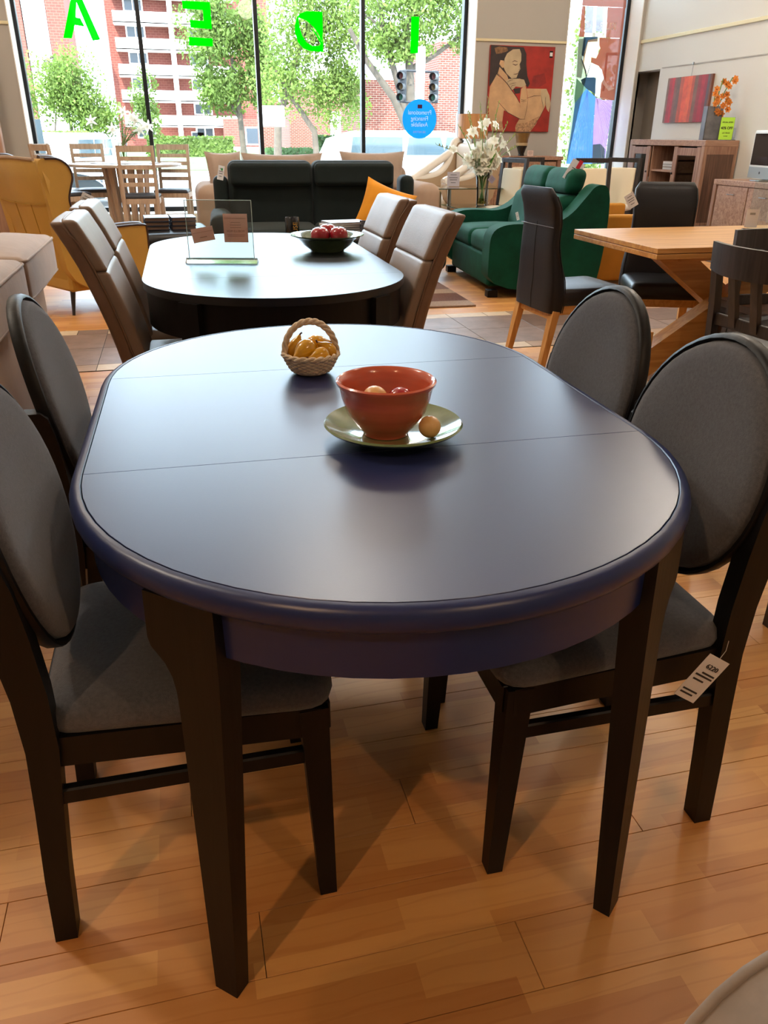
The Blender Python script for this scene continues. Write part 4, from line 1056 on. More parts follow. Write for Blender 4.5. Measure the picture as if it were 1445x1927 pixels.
# painting of a seated woman on the street wall
def oil(name, c, var=.2, sc=7): return mat(name, c, .55, var=var, vscale=sc, bump=.15, bscale=80)
t = thing('painting', 'large painting of a seated dark-haired woman on red, between the windows', 'painting', (5.03, YW-.022, 1.86))
PWd, PHt = .99, 1.10
obj('canvas', B().box((0, 0, 0), (PWd, .036, PHt), .003), oil('red_canvas', '9c2418', .35, 3), t, smooth=0)
def cv(x, y):
    v = (y-545)/1045.; xl = 138-63*v; xr = 918-103*v; u = (x-xl)/(xr-xl)
    return (-PWd/2+u*PWd, PHt/2-v*PHt)
SK = oil('painted_skin', 'c09870', .24, 3); SK2 = oil('painted_pale_skin', 'b8a180', .2, 3); HR = oil('painted_dark_hair', '2e211e', .3, 8); OL = mat('painted_outline', '4b2f25', .6); DK = oil('painted_maroon', '851f1a', .3, 6); LC = oil('painted_lace', 'a77f5c', .5, 40)
plane_shape('painted_shadow', [(640, 900), (780, 860), (800, 980), (700, 1040), (620, 1020)], cv, -.0185, DK, t)
plane_shape('painted_hair', [(140, 547), (530, 562), (562, 640), (560, 760), (572, 900), (600, 990), (575, 1040), (480, 930), (400, 960), (250, 900), (180, 950), (112, 1040)], cv, -.0190, HR, t)
plane_shape('painted_leg', [(560, 1052), (800, 1050), (835, 1150), (770, 1290), (700, 1430), (620, 1560), (600, 1588), (425, 1588), (415, 1480), (450, 1430), (520, 1430), (560, 1250), (575, 1170)], cv, -.0194, SK, t)
plane_shape('painted_back', [(205, 890), (330, 1000), (440, 1160), (480, 1240), (470, 1420), (350, 1390), (285, 1330), (265, 1480), (275, 1586), (140, 1583), (112, 1400), (105, 1230), (125, 1040)], cv, -.0194, SK, t)
plane_shape('painted_neck', [(240, 800), (330, 900), (345, 950), (310, 985), (215, 885)], cv, -.0198, SK, t)
plane_shape('painted_arm', [(190, 1000), (290, 985), (400, 1110), (480, 1290), (480, 1190), (495, 1060), (545, 1000), (558, 1060), (572, 1180), (565, 1280), (540, 1430), (480, 1430), (330, 1350), (215, 1220)], cv, -.0202, SK, t)
plane_shape('painted_hand', [(310, 970), (350, 940), (470, 935), (530, 945), (555, 1010), (500, 1040), (430, 1030), (395, 1070), (365, 1075), (355, 1030)], cv, -.0206, SK2, t)
plane_shape('painted_face', [(330, 640), (400, 590), (480, 583), (500, 640), (498, 720), (480, 760), (490, 815), (470, 845), (460, 870), (440, 925), (380, 935), (320, 880), (285, 800), (300, 700)], cv, -.0206, SK2, t)
plane_shape('painted_ear', [(250, 720), (290, 725), (295, 800), (270, 815), (235, 770)], cv, -.0208, SK, t)
plane_shape('painted_knee_hand', [(735, 1060), (800, 1050), (835, 1130), (850, 1230), (825, 1340), (800, 1300), (780, 1200), (765, 1290), (745, 1230), (730, 1140)], cv, -.0206, SK2, t)
plane_shape('painted_gap', [(400, 1060), (490, 1045), (480, 1110), (420, 1120)], cv, -.0210, HR, t)
plane_shape('painted_gap', [(290, 1320), (360, 1370), (470, 1430), (430, 1500), (410, 1585), (285, 1585), (270, 1500)], cv, -.0200, oil('painted_red_gap', '8c2118', .35, 3), t)
plane_shape('painted_lace', [(145, 1500), (200, 1470), (265, 1460), (280, 1586), (140, 1583)], cv, -.0198, LC, t)
plane_shape('painted_lace', [(430, 1490), (560, 1470), (690, 1400), (720, 1385), (670, 1490), (600, 1588), (425, 1588)], cv, -.0198, LC, t)
plane_shape('painted_flower', [(180, 580), (240, 560), (330, 570), (340, 610), (260, 640), (200, 650)], cv, -.0194, oil('painted_flower_brown', '7a5535', .5, 30), t)
def stroke(name, pts, w, m, y=-.0212):
    P = [conv_(*p) for p in pts]; out = []; bk = []
    for i, p in enumerate(P):
        a = P[max(0, i-1)]; c = P[min(len(P)-1, i+1)]; d = Vector((c[0]-a[0], c[1]-a[1])).normalized(); ww = w*(.5 if i in (0, len(P)-1) else 1)
        out.append((p[0]-d.y*ww, p[1]+d.x*ww)); bk.append((p[0]+d.y*ww, p[1]-d.x*ww))
    return obj(name, B().prism(out+bk[::-1], y-.0003, y+.0003, T=TY), m, t, smooth=0)
conv_ = cv
for pts, w in (([(390, 740), (420, 722), (455, 735)], .005), ([(395, 762), (430, 775), (455, 762)], .006), ([(405, 885), (440, 880), (458, 868)], .005), ([(476, 760), (486, 812), (468, 832)], .003),
               ([(285, 810), (320, 880), (380, 935)], .003), ([(220, 880), (330, 1000), (440, 1160), (475, 1230)], .005), ([(215, 1215), (330, 1350), (480, 1432), (540, 1430)], .004),
               ([(560, 1170), (650, 1140), (735, 1135)], .004), ([(575, 1180), (560, 1300), (530, 1430)], .003), ([(325, 985), (360, 960), (400, 950)], .003), ([(350, 1010), (400, 990), (440, 985)], .003), ([(370, 1060), (385, 1020), (430, 1010)], .003),
               ([(760, 1290), (745, 1200), (740, 1140)], .003), ([(795, 1300), (785, 1200), (790, 1150)], .003), ([(770, 1290), (720, 1400), (650, 1500)], .004), ([(488, 1185), (520, 1195), (560, 1190)], .003), ([(488, 1205), (520, 1213), (560, 1208)], .003), ([(235, 760), (255, 800), (280, 812)], .003)):
    stroke('painted_line', pts, w, OL)
stk = hang_tag('price_sticker', 'small black and white sticker on the top right corner of the woman painting', (5.03+.435, YW-.044, 1.86+.455), .05, .085, (0, 0, 0), BLACKWOOD, accents=((0, 0, .85, .55, PAPER),), lines=(), string=None)
# red striped canvas on the right wall
t = thing('painting', 'red and brown vertically striped canvas on the right wall', 'painting', (XR-.02, 10.68, 1.715), -pi/2)
c = obj('canvas', B().box((0, 0, 0), (1.03, .036, .56), .003), oil('striped_ground', '7a4a3a', .2, 5), t, smooth=0)
x = -.51
for w, cc_ in ((.05, '7c5a48'), (.07, '99272c'), (.06, 'b3252b'), (.05, '7c4a3a'), (.09, '6b4a3a'), (.08, 'b04a2c'), (.10, 'cf4f2a'), (.09, 'd65a30'), (.06, 'b04528'), (.08, '77503c'), (.07, '8a2a2c'), (.08, 'a3242f'), (.06, '8d2530'), (.05, '5d4a4c')):
    obj('painted_stripe', B().box((x+w/2, -.0185, 0), (w, .001, .556)), oil('painted_stripe_'+cc_, cc_, .25, 9), c, smooth=0); x += w
obj('hanging_wire', B().tube([(0, .005, .28), (0, .012, .43)], .003, 5), STEEL, t); obj('hook', B().box((0, .008, .43), (.02, .02, .03), .003), STEEL, t)

# ------------------------------------------------------------------ highboard and sideboard
def Q(x, y, z): return (x, y, z)
t = thing('highboard', 'reddish oak highboard with two glass doors and open middle shelves', 'cabinet', (6.66, 10.30, .22), -pi/2)
# local x runs along the wall (towards us = +x), local -y faces the room
Wd, Dp, Ht = 1.80, .48, 1.0
HG = Ht
b = B().box((0, 0, Ht-.035), (Wd, Dp, .07), .004); obj('top_panel', b, CABH, t, 25)
for s in (-1, 1): obj('side_panel', B().box((s*(Wd/2-.035), 0, (Ht-.07)/2), (.07, Dp, Ht-.07), .004), CABV if s < 0 else CABV, t, 25)
obj('side_inset', B().box((Wd/2+.001, .0, (Ht-.12)/2), (.004, Dp-.10, Ht-.20)), CABDK, t, 0)
obj('plinth', B().box((0, .02, .03), (Wd-.14, Dp-.04, .06)), CABDK, t, 25); obj('rear_panel', B().box((0, Dp/2-.01, Ht/2-.03), (Wd-.14, .015, Ht-.08)), CABDK, t, 0)
for x in (-.32, .22): obj('divider', B().box((x, .01, .49), (.03, Dp-.04, .86)), CABV, t, 25)
for z in (.62, .34): obj('shelf', B().box((-.05, .01, z), (.52, Dp-.05, .022)), CABH, t, 25)
for s, x0, x1 in ((-1, -.83, -.34), (1, .24, .83)):
    cx = (x0+x1)/2; wd = x1-x0; fr = .09
    d = obj('door', B().box((x0+fr/2, -Dp/2+.01, .49), (fr, .022, .86), .002).box((x1-fr/2, -Dp/2+.01, .49), (fr, .022, .86), .002).box((cx, -Dp/2+.01, .06+fr/2), (wd-2*fr, .022, fr), .002).box((cx, -Dp/2+.01, .92-fr/2-.01), (wd-2*fr, .022, fr), .002), CABV, t, 25)
    obj('pane', B().box((cx, -Dp/2+.012, .49), (wd-2*fr, .004, .69)), thin_glass('smoked_glass', (.78, .76, .75, 1), 0, 1.5), d, smooth=0)
    obj('knob', B().box((x1-.03 if s < 0 else x0+.03, -Dp/2-.012, .60), (.025, .02, .025), .004), DARKV, d, 25)
    for z in (.36, .60): obj('glass_shelf', B().box((cx, .02, z), (wd, Dp-.10, .008)), TEMPER, t, 0)
def hloc(x, y, z):   # highboard local to world
    return (6.66+y, 10.30-x, .22+z)
BK = 'books in the open middle of the highboard'
for k, (nm, cc_, w) in enumerate((('lowest, tan', 'b08a6c', .22), ('middle, dark', '4e463f', .21), ('topmost, white', 'cfcac2', .20))):
    p = hloc(-.02, -.07, .632+k*.036)
    t = thing('book', 'book lying in the upper open compartment of the highboard, %s' % nm, 'book', p, -pi/2+.1*k, BK)
    mm = mat('book_cover_'+cc_, cc_, .5)
    obj('cover', B().box((0, 0, .0015), (w, .16, .003)).box((0, 0, .0325), (w, .16, .003)).box((0, .079, .017), (w, .003, .034)), mm, t, 0); obj('pages', B().box((0, 0, .017), (w-.01, .150, .028)), PAPER, t, 0)
def mug(label, loc, s=1, m=None):
    t = thing('mug', label, 'cup', loc); t.scale = (s, s, s)
    obj('body', B().lathe([(.035, 0), (.042, .004), (.045, .05), (.046, .10), (.043, .10), (.041, .05), (.038, .01), (.004, .008)], 24), m or PAPER, t, 50)
    obj('handle', B().tube([(0, -.044, .02), (0, -.075, .03), (0, -.082, .052), (0, -.072, .076), (0, -.044, .084)], .006, 8), m or PAPER, t, 50)
mug('white jug behind the left glass door of the highboard', hloc(-.58, -.03, .369), 1.5)
mug('white mug in the lower open compartment of the highboard', hloc(.05, -.08, .355), 1.1)
for x, z, lab in ((.50, .369, 'clear glass tumbler behind the right glass door of the highboard, left one'), (.62, .369, 'clear glass tumbler behind the right glass door of the highboard, right one')):
    t = thing('tumbler', lab, 'glass', hloc(x, -.06, z)); obj('body', B().lathe([(.03, 0), (.036, .10), (.034, .10), (.028, .008), (.002, .008)], 20), ACRYL, t, 50)
# slab vase with orchids
t = thing('vase', 'tall rectangular grey slab vase on the highboard', 'vase', (6.63, 9.66, 1.222), radians(-12))
b = B().box((0, 0, .005), (.20, .13, .01)); b.box((-.095, 0, .19), (.010, .13, .38)).box((.095, 0, .19), (.010, .13, .38)).box((0, -.060, .19), (.20, .010, .38)).box((0, .060, .19), (.20, .010, .38)); obj('body', b, mat('grey_slate_glaze', '6b6a6c', .4, var=.25, vscale=8), t, 25)
t = thing('orchid_stems', 'orange orchid sprays standing in the grey slab vase', 'flowers', (6.63, 9.66, 1.30))
bs, bf = B(), B()
for k, (dx, dy, h) in enumerate(((.16, -.05, .62), (.05, -.02, .60), (-.04, -.04, .42), (.10, -.10, .36))):
    bs.tube([(0, 0, 0), (dx*.2, dy*.2, h*.4), (dx*.6, dy*.6, h*.75), (dx, dy, h)], .007, 6)
    for j in range(5):
        q = j/4; c = Vector((dx*(.45+.55*q), dy, h*(.62+.38*q)))+Vector((rf.uniform(-.06, .06), rf.uniform(-.05, .03), rf.uniform(-.03, .03)))
        fd = Vector((rf.uniform(-.8, .3), -1, rf.uniform(-.2, .4))); fl = B(); blossom(fl, c, fd, .046, .032, 6, .5, rf); fl.cush(tuple(c+fd*.01), (.02, .02, .02), .009, n=1, k=1); obj('flower', fl, ORANGEP, t, 60)
obj('stems', bs, STEMG, t, 60)
t = thing('sign_stand', 'lime green discount sign in a clear stand at the corner of the highboard', 'sign', (6.735, 9.475, 1.222), radians(-6))
obj('sheet', B().box((0, .004, .13), (.19, .003, .26)), ACRYL, t, 0); obj('base', B().box((.03, .03, .003), (.22, .08, .006)), ACRYL, t, 0)
c = obj('paper', B().box((0, 0, .13), (.18, .001, .25)), LIME, t, 0)
text('lettering', 'SPECIAL OFFER', .021, INK, c, TR(0, -.002, .20, pi/2, 0, 0)); text('lettering', '40% OFF', .042, INK, c, TR(0, -.002, .135, pi/2, 0, 0), bold=.0008); text('lettering', 'LIST PRICES', .020, INK, c, TR(0, -.002, .08, pi/2, 0, 0)); text('lettering', 'IN STORE', .012, INK, c, TR(0, -.002, .045, pi/2, 0, 0))
t = thing('sign_stand', 'second empty clear acrylic stand beside the lime green sign', 'sign', (6.84, 9.52, 1.222), radians(-30)); obj('sheet', B().box((0, 0, .07), (.10, .003, .14)), ACRYL, t, 0); obj('base', B().box((0, 0, .003), (.12, .06, .006)), ACRYL, t, 0)
# sideboard
t = thing('sideboard', 'reddish oak sideboard with flat doors below the computer', 'cabinet', (6.66, 8.15, .22), -pi/2)
Wd, Ht = 1.90, .575
obj('top_panel', B().box((0, 0, Ht-.03), (Wd, .48, .06), .004), CABH, t, 25); obj('carcass', B().box((0, .02, .27), (Wd-.10, .42, .50)), CABDK, t, 25)
for s in (-1, 1): obj('side_panel', B().box((s*(Wd/2-.03), 0, (Ht-.06)/2), (.06, .48, Ht-.06), .004), CABV, t, 25)
for k, x in enumerate((-.58, .0, .58)):
    d = obj('door', B().box((x, -.225, .265), (.565, .022, .49), .003), CABH, t, 25)
    obj('handle', B().tube([(x-.06, -.238, .42), (x-.06, -.255, .42), (x+.06, -.255, .42), (x+.06, -.238, .42)], .005, 6), STEEL, d)
# computer
t = thing('computer', 'flat all-in-one computer with white frame and grey chin on the sideboard', 'monitor', (6.60, 8.50, .796), radians(-100))
obj('frame', B().cush((0, 0, .285), (.56, .04, .50), .018, n=2, k=2), mat('white_plastic', 'd9dcdc', .3), t, 60)
obj('screen', B().box((0, -.0205, .335), (.50, .004, .33)), mat('dark_screen', '241c1c', .06, spec=.8), t, 0)
obj('chin', B().box((0, -.0205, .090), (.53, .004, .12), .001), mat('grey_chin', '8f989c', .4), t, 0)
obj('logo', B().lathe([(.014, 0), (.014, .002), (.001, .002)], 20, T=TR(0, -.0225, .09, pi/2, 0, 0)), mat('dark_logo', '30363a', .3), t)
obj('foot', B().box((0, .03, .006), (.22, .20, .012), .004).box((0, .07, .06), (.16, .012, .12), .003), STEEL, t, 25)

# ------------------------------------------------------------------ back right corner by the street wall
t = thing('cabinet', 'reddish oak cabinet against the pier below the woman painting', 'cabinet', (4.98, 11.75, 0))
obj('side_panel', B().box((-.51, 0, .47), (.06, .50, .94), .003), CABV, t, 25); obj('side_panel', B().box((.51, 0, .47), (.06, .50, .94), .003), CABV, t, 25); obj('top_panel', B().box((0, 0, .965), (1.12, .52, .05), .003), CABH, t, 25)
obj('carcass', B().box((0, .02, .5), (.96, .44, .86)), CABDK, t, 0)
for x in (-.24, .24): obj('drawer', B().box((x, -.22, .84), (.46, .02, .16), .004), CABH, t, 25); obj('door', B().box((x, -.22, .42), (.46, .02, .62), .004), CABH, t, 25)
t = thing('vase', 'brown black and gold banded vase on the cabinet under the woman painting', 'vase', (4.93, 11.62, .992))
bandm = [mat('gold_brown_glaze', '7a5a30', .3, var=.25, vscale=10), mat('tan_band', 'b9a07a', .4), mat('black_glaze', '1b1614', .2)]
obj('upper_body', B().lathe([(.085, .17), (.090, .22), (.105, .28), (.112, .30), (.100, .30), (.08, .22), (.004, .19)], 28), bandm[0], t, 50)
obj('middle_band', B().lathe([(.080, .135), (.087, .17), (.087, .172), (.01, .172)], 28), bandm[1], t, 50)
obj('lower_body', B().lathe([(.035, 0), (.045, .005), (.040, .03), (.062, .09), (.080, .135), (.01, .135)], 28), bandm[2], t, 50)
hang_tag('price_card', 'small pinkish price card before the banded vase', (5.02, 11.50, 1.03), .10, .075, (0, 0, radians(8)), mat('pale_pink_card', 'd3b8ac', .8), string=None)
# lamp
t = thing('floor_lamp', 'floor lamp with curved wood-veneer drum shade beside the window', 'lamp', (4.02, 11.2, 0))
obj('base', B().lathe([(.15, 0), (.15, .02), (.01, .025)], 32), STEEL, t, 40); obj('pole', B().tube([(0, 0, .02), (0, 0, 1.25)], .014, 12), STEEL, t)
obj('lamp_shade', B().lathe([(.205, 1.215), (.205, 1.515), (.201, 1.515), (.201, 1.215)], 40), wood('veneer_shade', 'a06a3c', 'c58d57', 2, 4, .5), t, 40)
for a in range(3): obj('spider', B().tube([(0, 0, 1.25), (.2*cos(a*2.1), .2*sin(a*2.1), 1.25)], .003, 5), STEEL, t)
# white curved armchair by the window
t = thing('lounge_chair', 'cream leather lounge chair with curved shell by the window, seen from behind its arm', 'armchair', (3.62, 10.75, 0), radians(200))
CRM = mat('cream_leather', 'dcd2c6', .4, bump=.1, bscale=120); TANB = mat('tan_leather', 'a58a6d', .5, bump=.1, bscale=120)
prf = smooth_out([(-.40, 1.17), (-.30, 1.19), (-.25, 1.10), (-.19, .92), (-.05, .78), (.20, .73), (.42, .74), (.46, .68), (.38, .42), (-.30, .40), (-.42, .70), (-.46, 1.0)], 2)
for s in (-1, 1):
    obj('side_shell', B().prism(prf, s*.36-.05, s*.36+.05, T=TY), TANB, t, 50)
    obj('edge_pad', B().tube([(x, s*.36, z) for x, z in prf if z > .70 and x > -.42], .055, 8), CRM, t, 60)
obj('backrest', B().cush((-.34, 0, .78), (.16, .64, .76), .07, n=4), CRM, t, 60); obj('seat', B().cush((.05, 0, .44), (.74, .62, .18), .06, (0, 0, .02), n=4), CRM, t, 60)
obj('base', B().lathe([(.28, 0), (.28, .025), (.04, .03), (.035, .36)], 32), STEEL, t, 40)
# glass table and its things
t = thing('glass_table', 'glass side table with two tiers and steel posts beside the gladioli', 'table', (3.42, 9.65, 0))
obj('tabletop', B().box((0, .10, .684), (.95, .60, .012), .002), TEMPER, t, 0); obj('lower_shelf', B().box((.02, -.22, .492), (.60, .62, .012), .002), TEMPER, t, 0)
for x in (-.18, .30): obj('post', B().tube([(x, .10, 0), (x, .10, .678)], .022, 12), STEEL, t)
for x in (-.2, .26): obj('post', B().tube([(x, -.45, 0), (x, -.45, .486)], .015, 12), STEEL, t)
obj('curved_panel', B().cush((-.42, .20, .33), (.34, .06, .62), .028, n=2), TANB, t, 60)
hang_tag('small_sign', 'small clear acrylic sign with a lilac card on the glass table', (3.30, 9.80, .775), .15, .16, (0, 0, radians(-12)), mat('lilac_card', 'b7abb4', .6), string=None)
# cream chairs with dark frames
def cream_chair(label, loc, rz, g, dark=True):
    t = thing('upholstered_chair', label, 'chair', loc, rz, g); fm = DARKV if dark else PALEOAK
    for s in (-1, 1):
        obj('leg', B().loft([[(u-.018, s*.20-.022, z), (u+.018, s*.20-.022, z), (u+.018, s*.20+.022, z), (u-.018, s*.20+.022, z)] for u, z in ((-.06, 0), (0, .45), (-.05, 1.02))]), fm, t, 30)
        obj('leg', B().bar((.42, s*.20, 0), (.41, s*.20, .43), .035, .035, .045, .045), fm, t, 30)
    obj('top_rail', B().box((-.048, 0, .995), (.034, .38, .05), .003), fm, t, 30); obj('seat_frame', B().box((.21, 0, .41), (.42, .40, .05), .004), fm, t, 30)
    obj('backrest', B().cush((.0, 0, 0), (.05, .34, .42), .02, T=TR(-.02, 0, .70, 0, -.10, 0), n=2), mat('cream_upholstery', 'd9cbb0', .6) if g else MUSTARD2, t, 60)
    b = B(); pillow(b, rounded_poly([(.0, -.20), (.44, -.22), (.44, .22), (.0, .20)], .04), .43, .49, .02, .012); obj('seat', b, CRM, t, 60)
    return t
CG = 'cream chairs with dark frames by the street wall'
q = cream_chair('cream-backed dark-framed chair, its narrow side to us, just left of the green loveseat headrests', (3.86, 9.35, 0), radians(200), CG)
dup(q, (4.20, 9.7, 0), radians(258), 'dark-framed chair with cream back facing us above the green loveseat headrest', CG)
dup(q, (4.90, 9.3, 0), radians(262), 'dark-framed chair facing us in front of the printed window film', CG)
dup(q, (5.38, 9.5, 0), radians(215), 'dark-framed cream-backed chair turned sideways beside the highboard', CG)
t = thing('white_panel', 'white leaning board behind the black chair, left of the highboard', 'board', (5.65, 9.6, 0), radians(10)); obj('board', B().box((0, 0, .36), (.04, .5, .72), .004), WHITE, t, 25); obj('foot', B().box((0, 0, .01), (.16, .4, .02), .003), WHITE, t, 25)

# grey velvet armchair at the lower right corner
t = thing('armchair', 'pale grey velvet armchair, only its piped rounded back corner at the lower right', 'armchair', (.60, .15, 0), 0)
GV = mat('pale_grey_velvet', '8d837b', .75, bump=.25, bscale=40, var=.25, vscale=7, sheen=.4)
prof2 = smooth_out([(-.27, .24), (.27, .24), (.285, .44), (.27, .60), (.19, .685), (0, .705), (-.19, .685), (-.27, .60), (-.285, .44)], 2)
TX = Matrix(((1, 0, 0, 0), (0, 0, 1, 0), (0, 1, 0, 0), (0, 0, 0, 1)))
c = obj('backrest', B().loft([[(x*k, yy, .46+(z-.46)*k) for x, z in prof2] for yy, k in ((.14, .90), (.165, .975), (.17, 1.0), (.10, 1.02), (.07, 1.0), (.062, .97), (.05, .80), (.045, .4), (.045, .05))]), GV, t, 70)
for yy in (.168,): obj('piping', B().tube([(x*1.005, yy, .46+(z-.46)*1.005) for x, z in prof2], .0045, 8, loop=True), GV, c, 60)
obj('seat', B().cush((0, -.14, .40), (.52, .42, .16), .05, (0, 0, .02)), GV, t, 60)
for sx in (-1, 1):
    for y in (-.30, .10): obj('leg', B().tube([(sx*.24, y, 0), (sx*.21, y*.9, .33)], [.010, .018], 10), DARKV, t)

# ------------------------------------------------------------------ window lettering, sticker, poster

GRN = film('green_vinyl_film', (.0, .80, .005, 1), .97, .75)
LY = YG-.02
def glyph(label, polys, x, z):
    t = thing('window_letter', label, 'lettering', (x, LY, z), 0, 'green mirrored shop lettering on the window')
    for p in polys: obj('vinyl', B().prism(p, -.001, .001, T=TY), GRN, t, 0)
glyph('green letter like an A with a notched leg on the leftmost pane', [[(-.225, -.24), (-.12, -.24), (-.06, -.09), (.06, -.105), (.02, -.01), (-.01, -.01), (-.035, .0), (.0, .16), (.135, -.26), (.235, -.245), (.055, .26), (-.04, .26)]], -.985, 2.60)
glyph('green mirrored E on the second pane', [[(-.19, .21), (.17, .205), (.17, -.10), (-.11, -.09), (-.11, -.005), (.07, -.01), (.07, .115), (-.19, .12)], [(-.14, -.20), (.17, -.21), (.165, -.30), (-.15, -.30)]], .53, 2.62)
n = 12
dout = [(.20, .23), (-.02, .23)]+[(-.02-.17*sin(pi/2*i/n), .05+.18*cos(pi/2*i/n)) for i in range(1, n+1)]+[(-.19+.20*(1-cos(pi/2*i/n)), .0-.24*sin(pi/2*i/n)) for i in range(1, n+1)]+[(.20, -.245)]
leafT = [(.20, .23), (-.02, .23), (-.11, .20), (-.135, .155), (-.02, .12), (.07, .05), (.14, -.03), (.18, -.12), (.20, -.02)]
leafL = [(-.135, .16), (-.11, .20), (-.15, .16), (-.185, .06), (-.19, -.02), (-.15, -.14), (-.08, -.21), (.02, -.24), (.20, -.245), (.20, -.05), (.185, -.13), (.14, -.175), (.05, -.18), (-.03, -.14), (-.09, -.06), (-.12, .03), (-.13, .10)]
vein = [(.17, -.15), (.185, -.13), (.10, -.01), (.03, .045), (.10, -.04)]
glyph('green leaf-shaped D on the third pane', [leafT, leafL, vein], 2.01, 2.54)
glyph('green letter I on the fourth pane', [[(-.055, .22), (.06, .22), (.055, -.225), (-.06, -.23)]], 3.535, 2.54)
t = thing('window_sticker', 'round blue financing sticker with mirrored white words on the fourth pane', 'sticker', (3.635, LY, 1.47))
obj('disc', B().prism([(.262*cos(2*pi*i/48), .262*sin(2*pi*i/48)) for i in range(48)], -.001, .001, T=TY), film('blue_film', '2fa8e0', .97, .6), t, 0)
WF = film('white_film', 'ffffff', .97, .6)
for body, z, sz in (('Promotional', .085, .085), ('Financing', .005, .085), ('Available', -.075, .085), ('SEE INSTORE', -.175, .040)):
    text('lettering', body, sz, WF if sz > .05 else film('yellowish_film', 'd7d79a', .97, .6), t, TR(0, -.003, z, pi/2, 0, 0), mirror=True, sx=.85)
obj('emblem', B().box((.0, -.002, .165), (.07, .001, .05)), film('maroon_film', '7a4a5a', .97, .6), t, 0)
# large printed film with a woman in a ball gown on the right window
t = thing('window_poster', 'tall translucent printed film of a woman in a blue gown on the right window', 'poster', (6.0, LY, 0))
def cp(x, y):   # print coordinates to metres on the pane
    v = y/1890.; z = 3.05-v*(3.05-.86); xl = 160-205*v; xr = 690-205*v
    u = (x-xl)/(xr-xl); return (.075+u*.71, z)
conv_ = cp
def pf(name, pts, m, lay): return plane_shape(name, pts, cp, -.0010*lay, m, t, .0005)
DRESS = film('blue_print', '6f9fd2', .86, .72); DR2 = film('lilac_print', 'c0a4d4', .88, .72); DR3 = film('green_print', '8fb09c', .85, .72); SKP = film('cream_print', 'f2dcc0', .85, .75); WHP = film('white_print', 'fffdf8', .9, .85); DKP = film('slate_print', '4c6476', .9, .7); PALE = film('pale_green_print', 'b9c2a8', .85, .72)
REDP = film('reddish_print', 'a86e5a', .88, .72)
for k_, p_ in enumerate(([(168, -60), (696, -60), (690, 58), (158, 58)], [(466, 60), (683, 58), (650, 395), (443, 395)], [(158, 60), (198, 60), (186, 395), (120, 395)], [(371, 397), (649, 397), (569, 1108), (430, 1108), (382, 1080), (402, 900), (432, 852), (402, 758), (362, 713), (272, 678), (275, 622), (331, 632), (357, 582), (384, 516), (369, 480)])):
    pf('printed_backdrop', p_, REDP, 0)
pf('printed_backdrop', [(118, 397), (180, 397), (160, 640), (205, 860), (-40, 1890), (-45, 1890)], PALE, 0)
pf('printed_backdrop', [(115, 420), (200, 410), (190, 640), (150, 860), (90, 850)], film('grey_print', 'b4b8b0', .85, .72), 1)
pf('printed_backdrop', [(90, 860), (215, 980), (70, 1160), (60, 1100)], DR3, 1)
pf('printed_gown', [(215, 980), (330, 1080), (310, 1300), (290, 1890), (-45, 1890), (20, 1500), (70, 1150)], DRESS, 2)
pf('printed_gown', [(330, 1080), (420, 1110), (545, 1110), (500, 1500), (455, 1890), (290, 1890), (300, 1500)], DR2, 2)
pf('printed_gown', [(300, 1650), (400, 1640), (455, 1700), (455, 1890), (290, 1890)], DR3, 3)
for k in range(14):
    a = k/13; x1 = 560-100*a if a < .8 else 470-200*(a-.8); y1 = 1120+720*a
    stroke('printed_ray', [(330+14*a, 1085), ((330+x1)/2, (1085+y1)/2-12), (x1-10, y1)], .0035, WHP, y=-.0050)
for k in range(9): stroke('printed_fold', [(225, 1010), (60+k*27, 1500), (10+k*32, 1885)], .004, film('light_blue_print', 'd5e8fa', .8, .75), y=-.0045)
pf('printed_hair', [(180, 400), (350, 380), (345, 440), (230, 450), (190, 620), (150, 600)], DKP, 3)
pf('printed_face', [(230, 430), (370, 400), (368, 480), (382, 515), (360, 540), (355, 580), (330, 630), (270, 620), (265, 680), (210, 840), (160, 700), (185, 560)], SKP, 4)
pf('printed_shoulder', [(270, 680), (360, 715), (400, 760), (430, 850), (490, 960), (562, 965), (562, 975), (490, 1000), (400, 900), (380, 1080), (320, 1065), (330, 850), (215, 850)], WHP, 4)
pf('printed_bodice', [(140, 880), (200, 850), (310, 845), (330, 870), (325, 1040), (220, 985), (160, 930)], DKP, 5)
stroke('printed_strap', [(150, 640), (200, 780), (215, 850)], .012, DKP, y=-.006); stroke('printed_strap', [(265, 690), (235, 780), (215, 850)], .006, DKP, y=-.006)
for x0, x1, y0, y1, m_ in ((200, 295, 60, 350, 'g'), (330, 420, 60, 330, 'g'), (290, 332, 60, 390, 'w'), (412, 465, 60, 390, 'w'), (190, 440, 345, 395, 'w')):
    pf('pale_panel', [(x0, y0), (x1, y0), (x1-12, y1), (x0-12, y1)], WHP if m_ == 'w' else film('slate_panel_film', 'b4b2ba', .85, .75), 6 if m_ == 'w' else 5)  # grey and white panels across the upper film
text('lettering', 'KLER', .13, WHP, t, TR(.526, -.0075, 2.735, pi/2, 0, 0), mirror=True, bold=.004)
pf('printed_logo', [(190, 230), (240, 232), (265, 265), (235, 300), (185, 300), (215, 265)], WHP, 7)
for p in ([(455, 560), (600, 560), (600, 590), (480, 590), (440, 1000), (415, 1000)],): pf('printed_moulding', p, film('light_red_print', 'e0a896', .86, .75), 2)

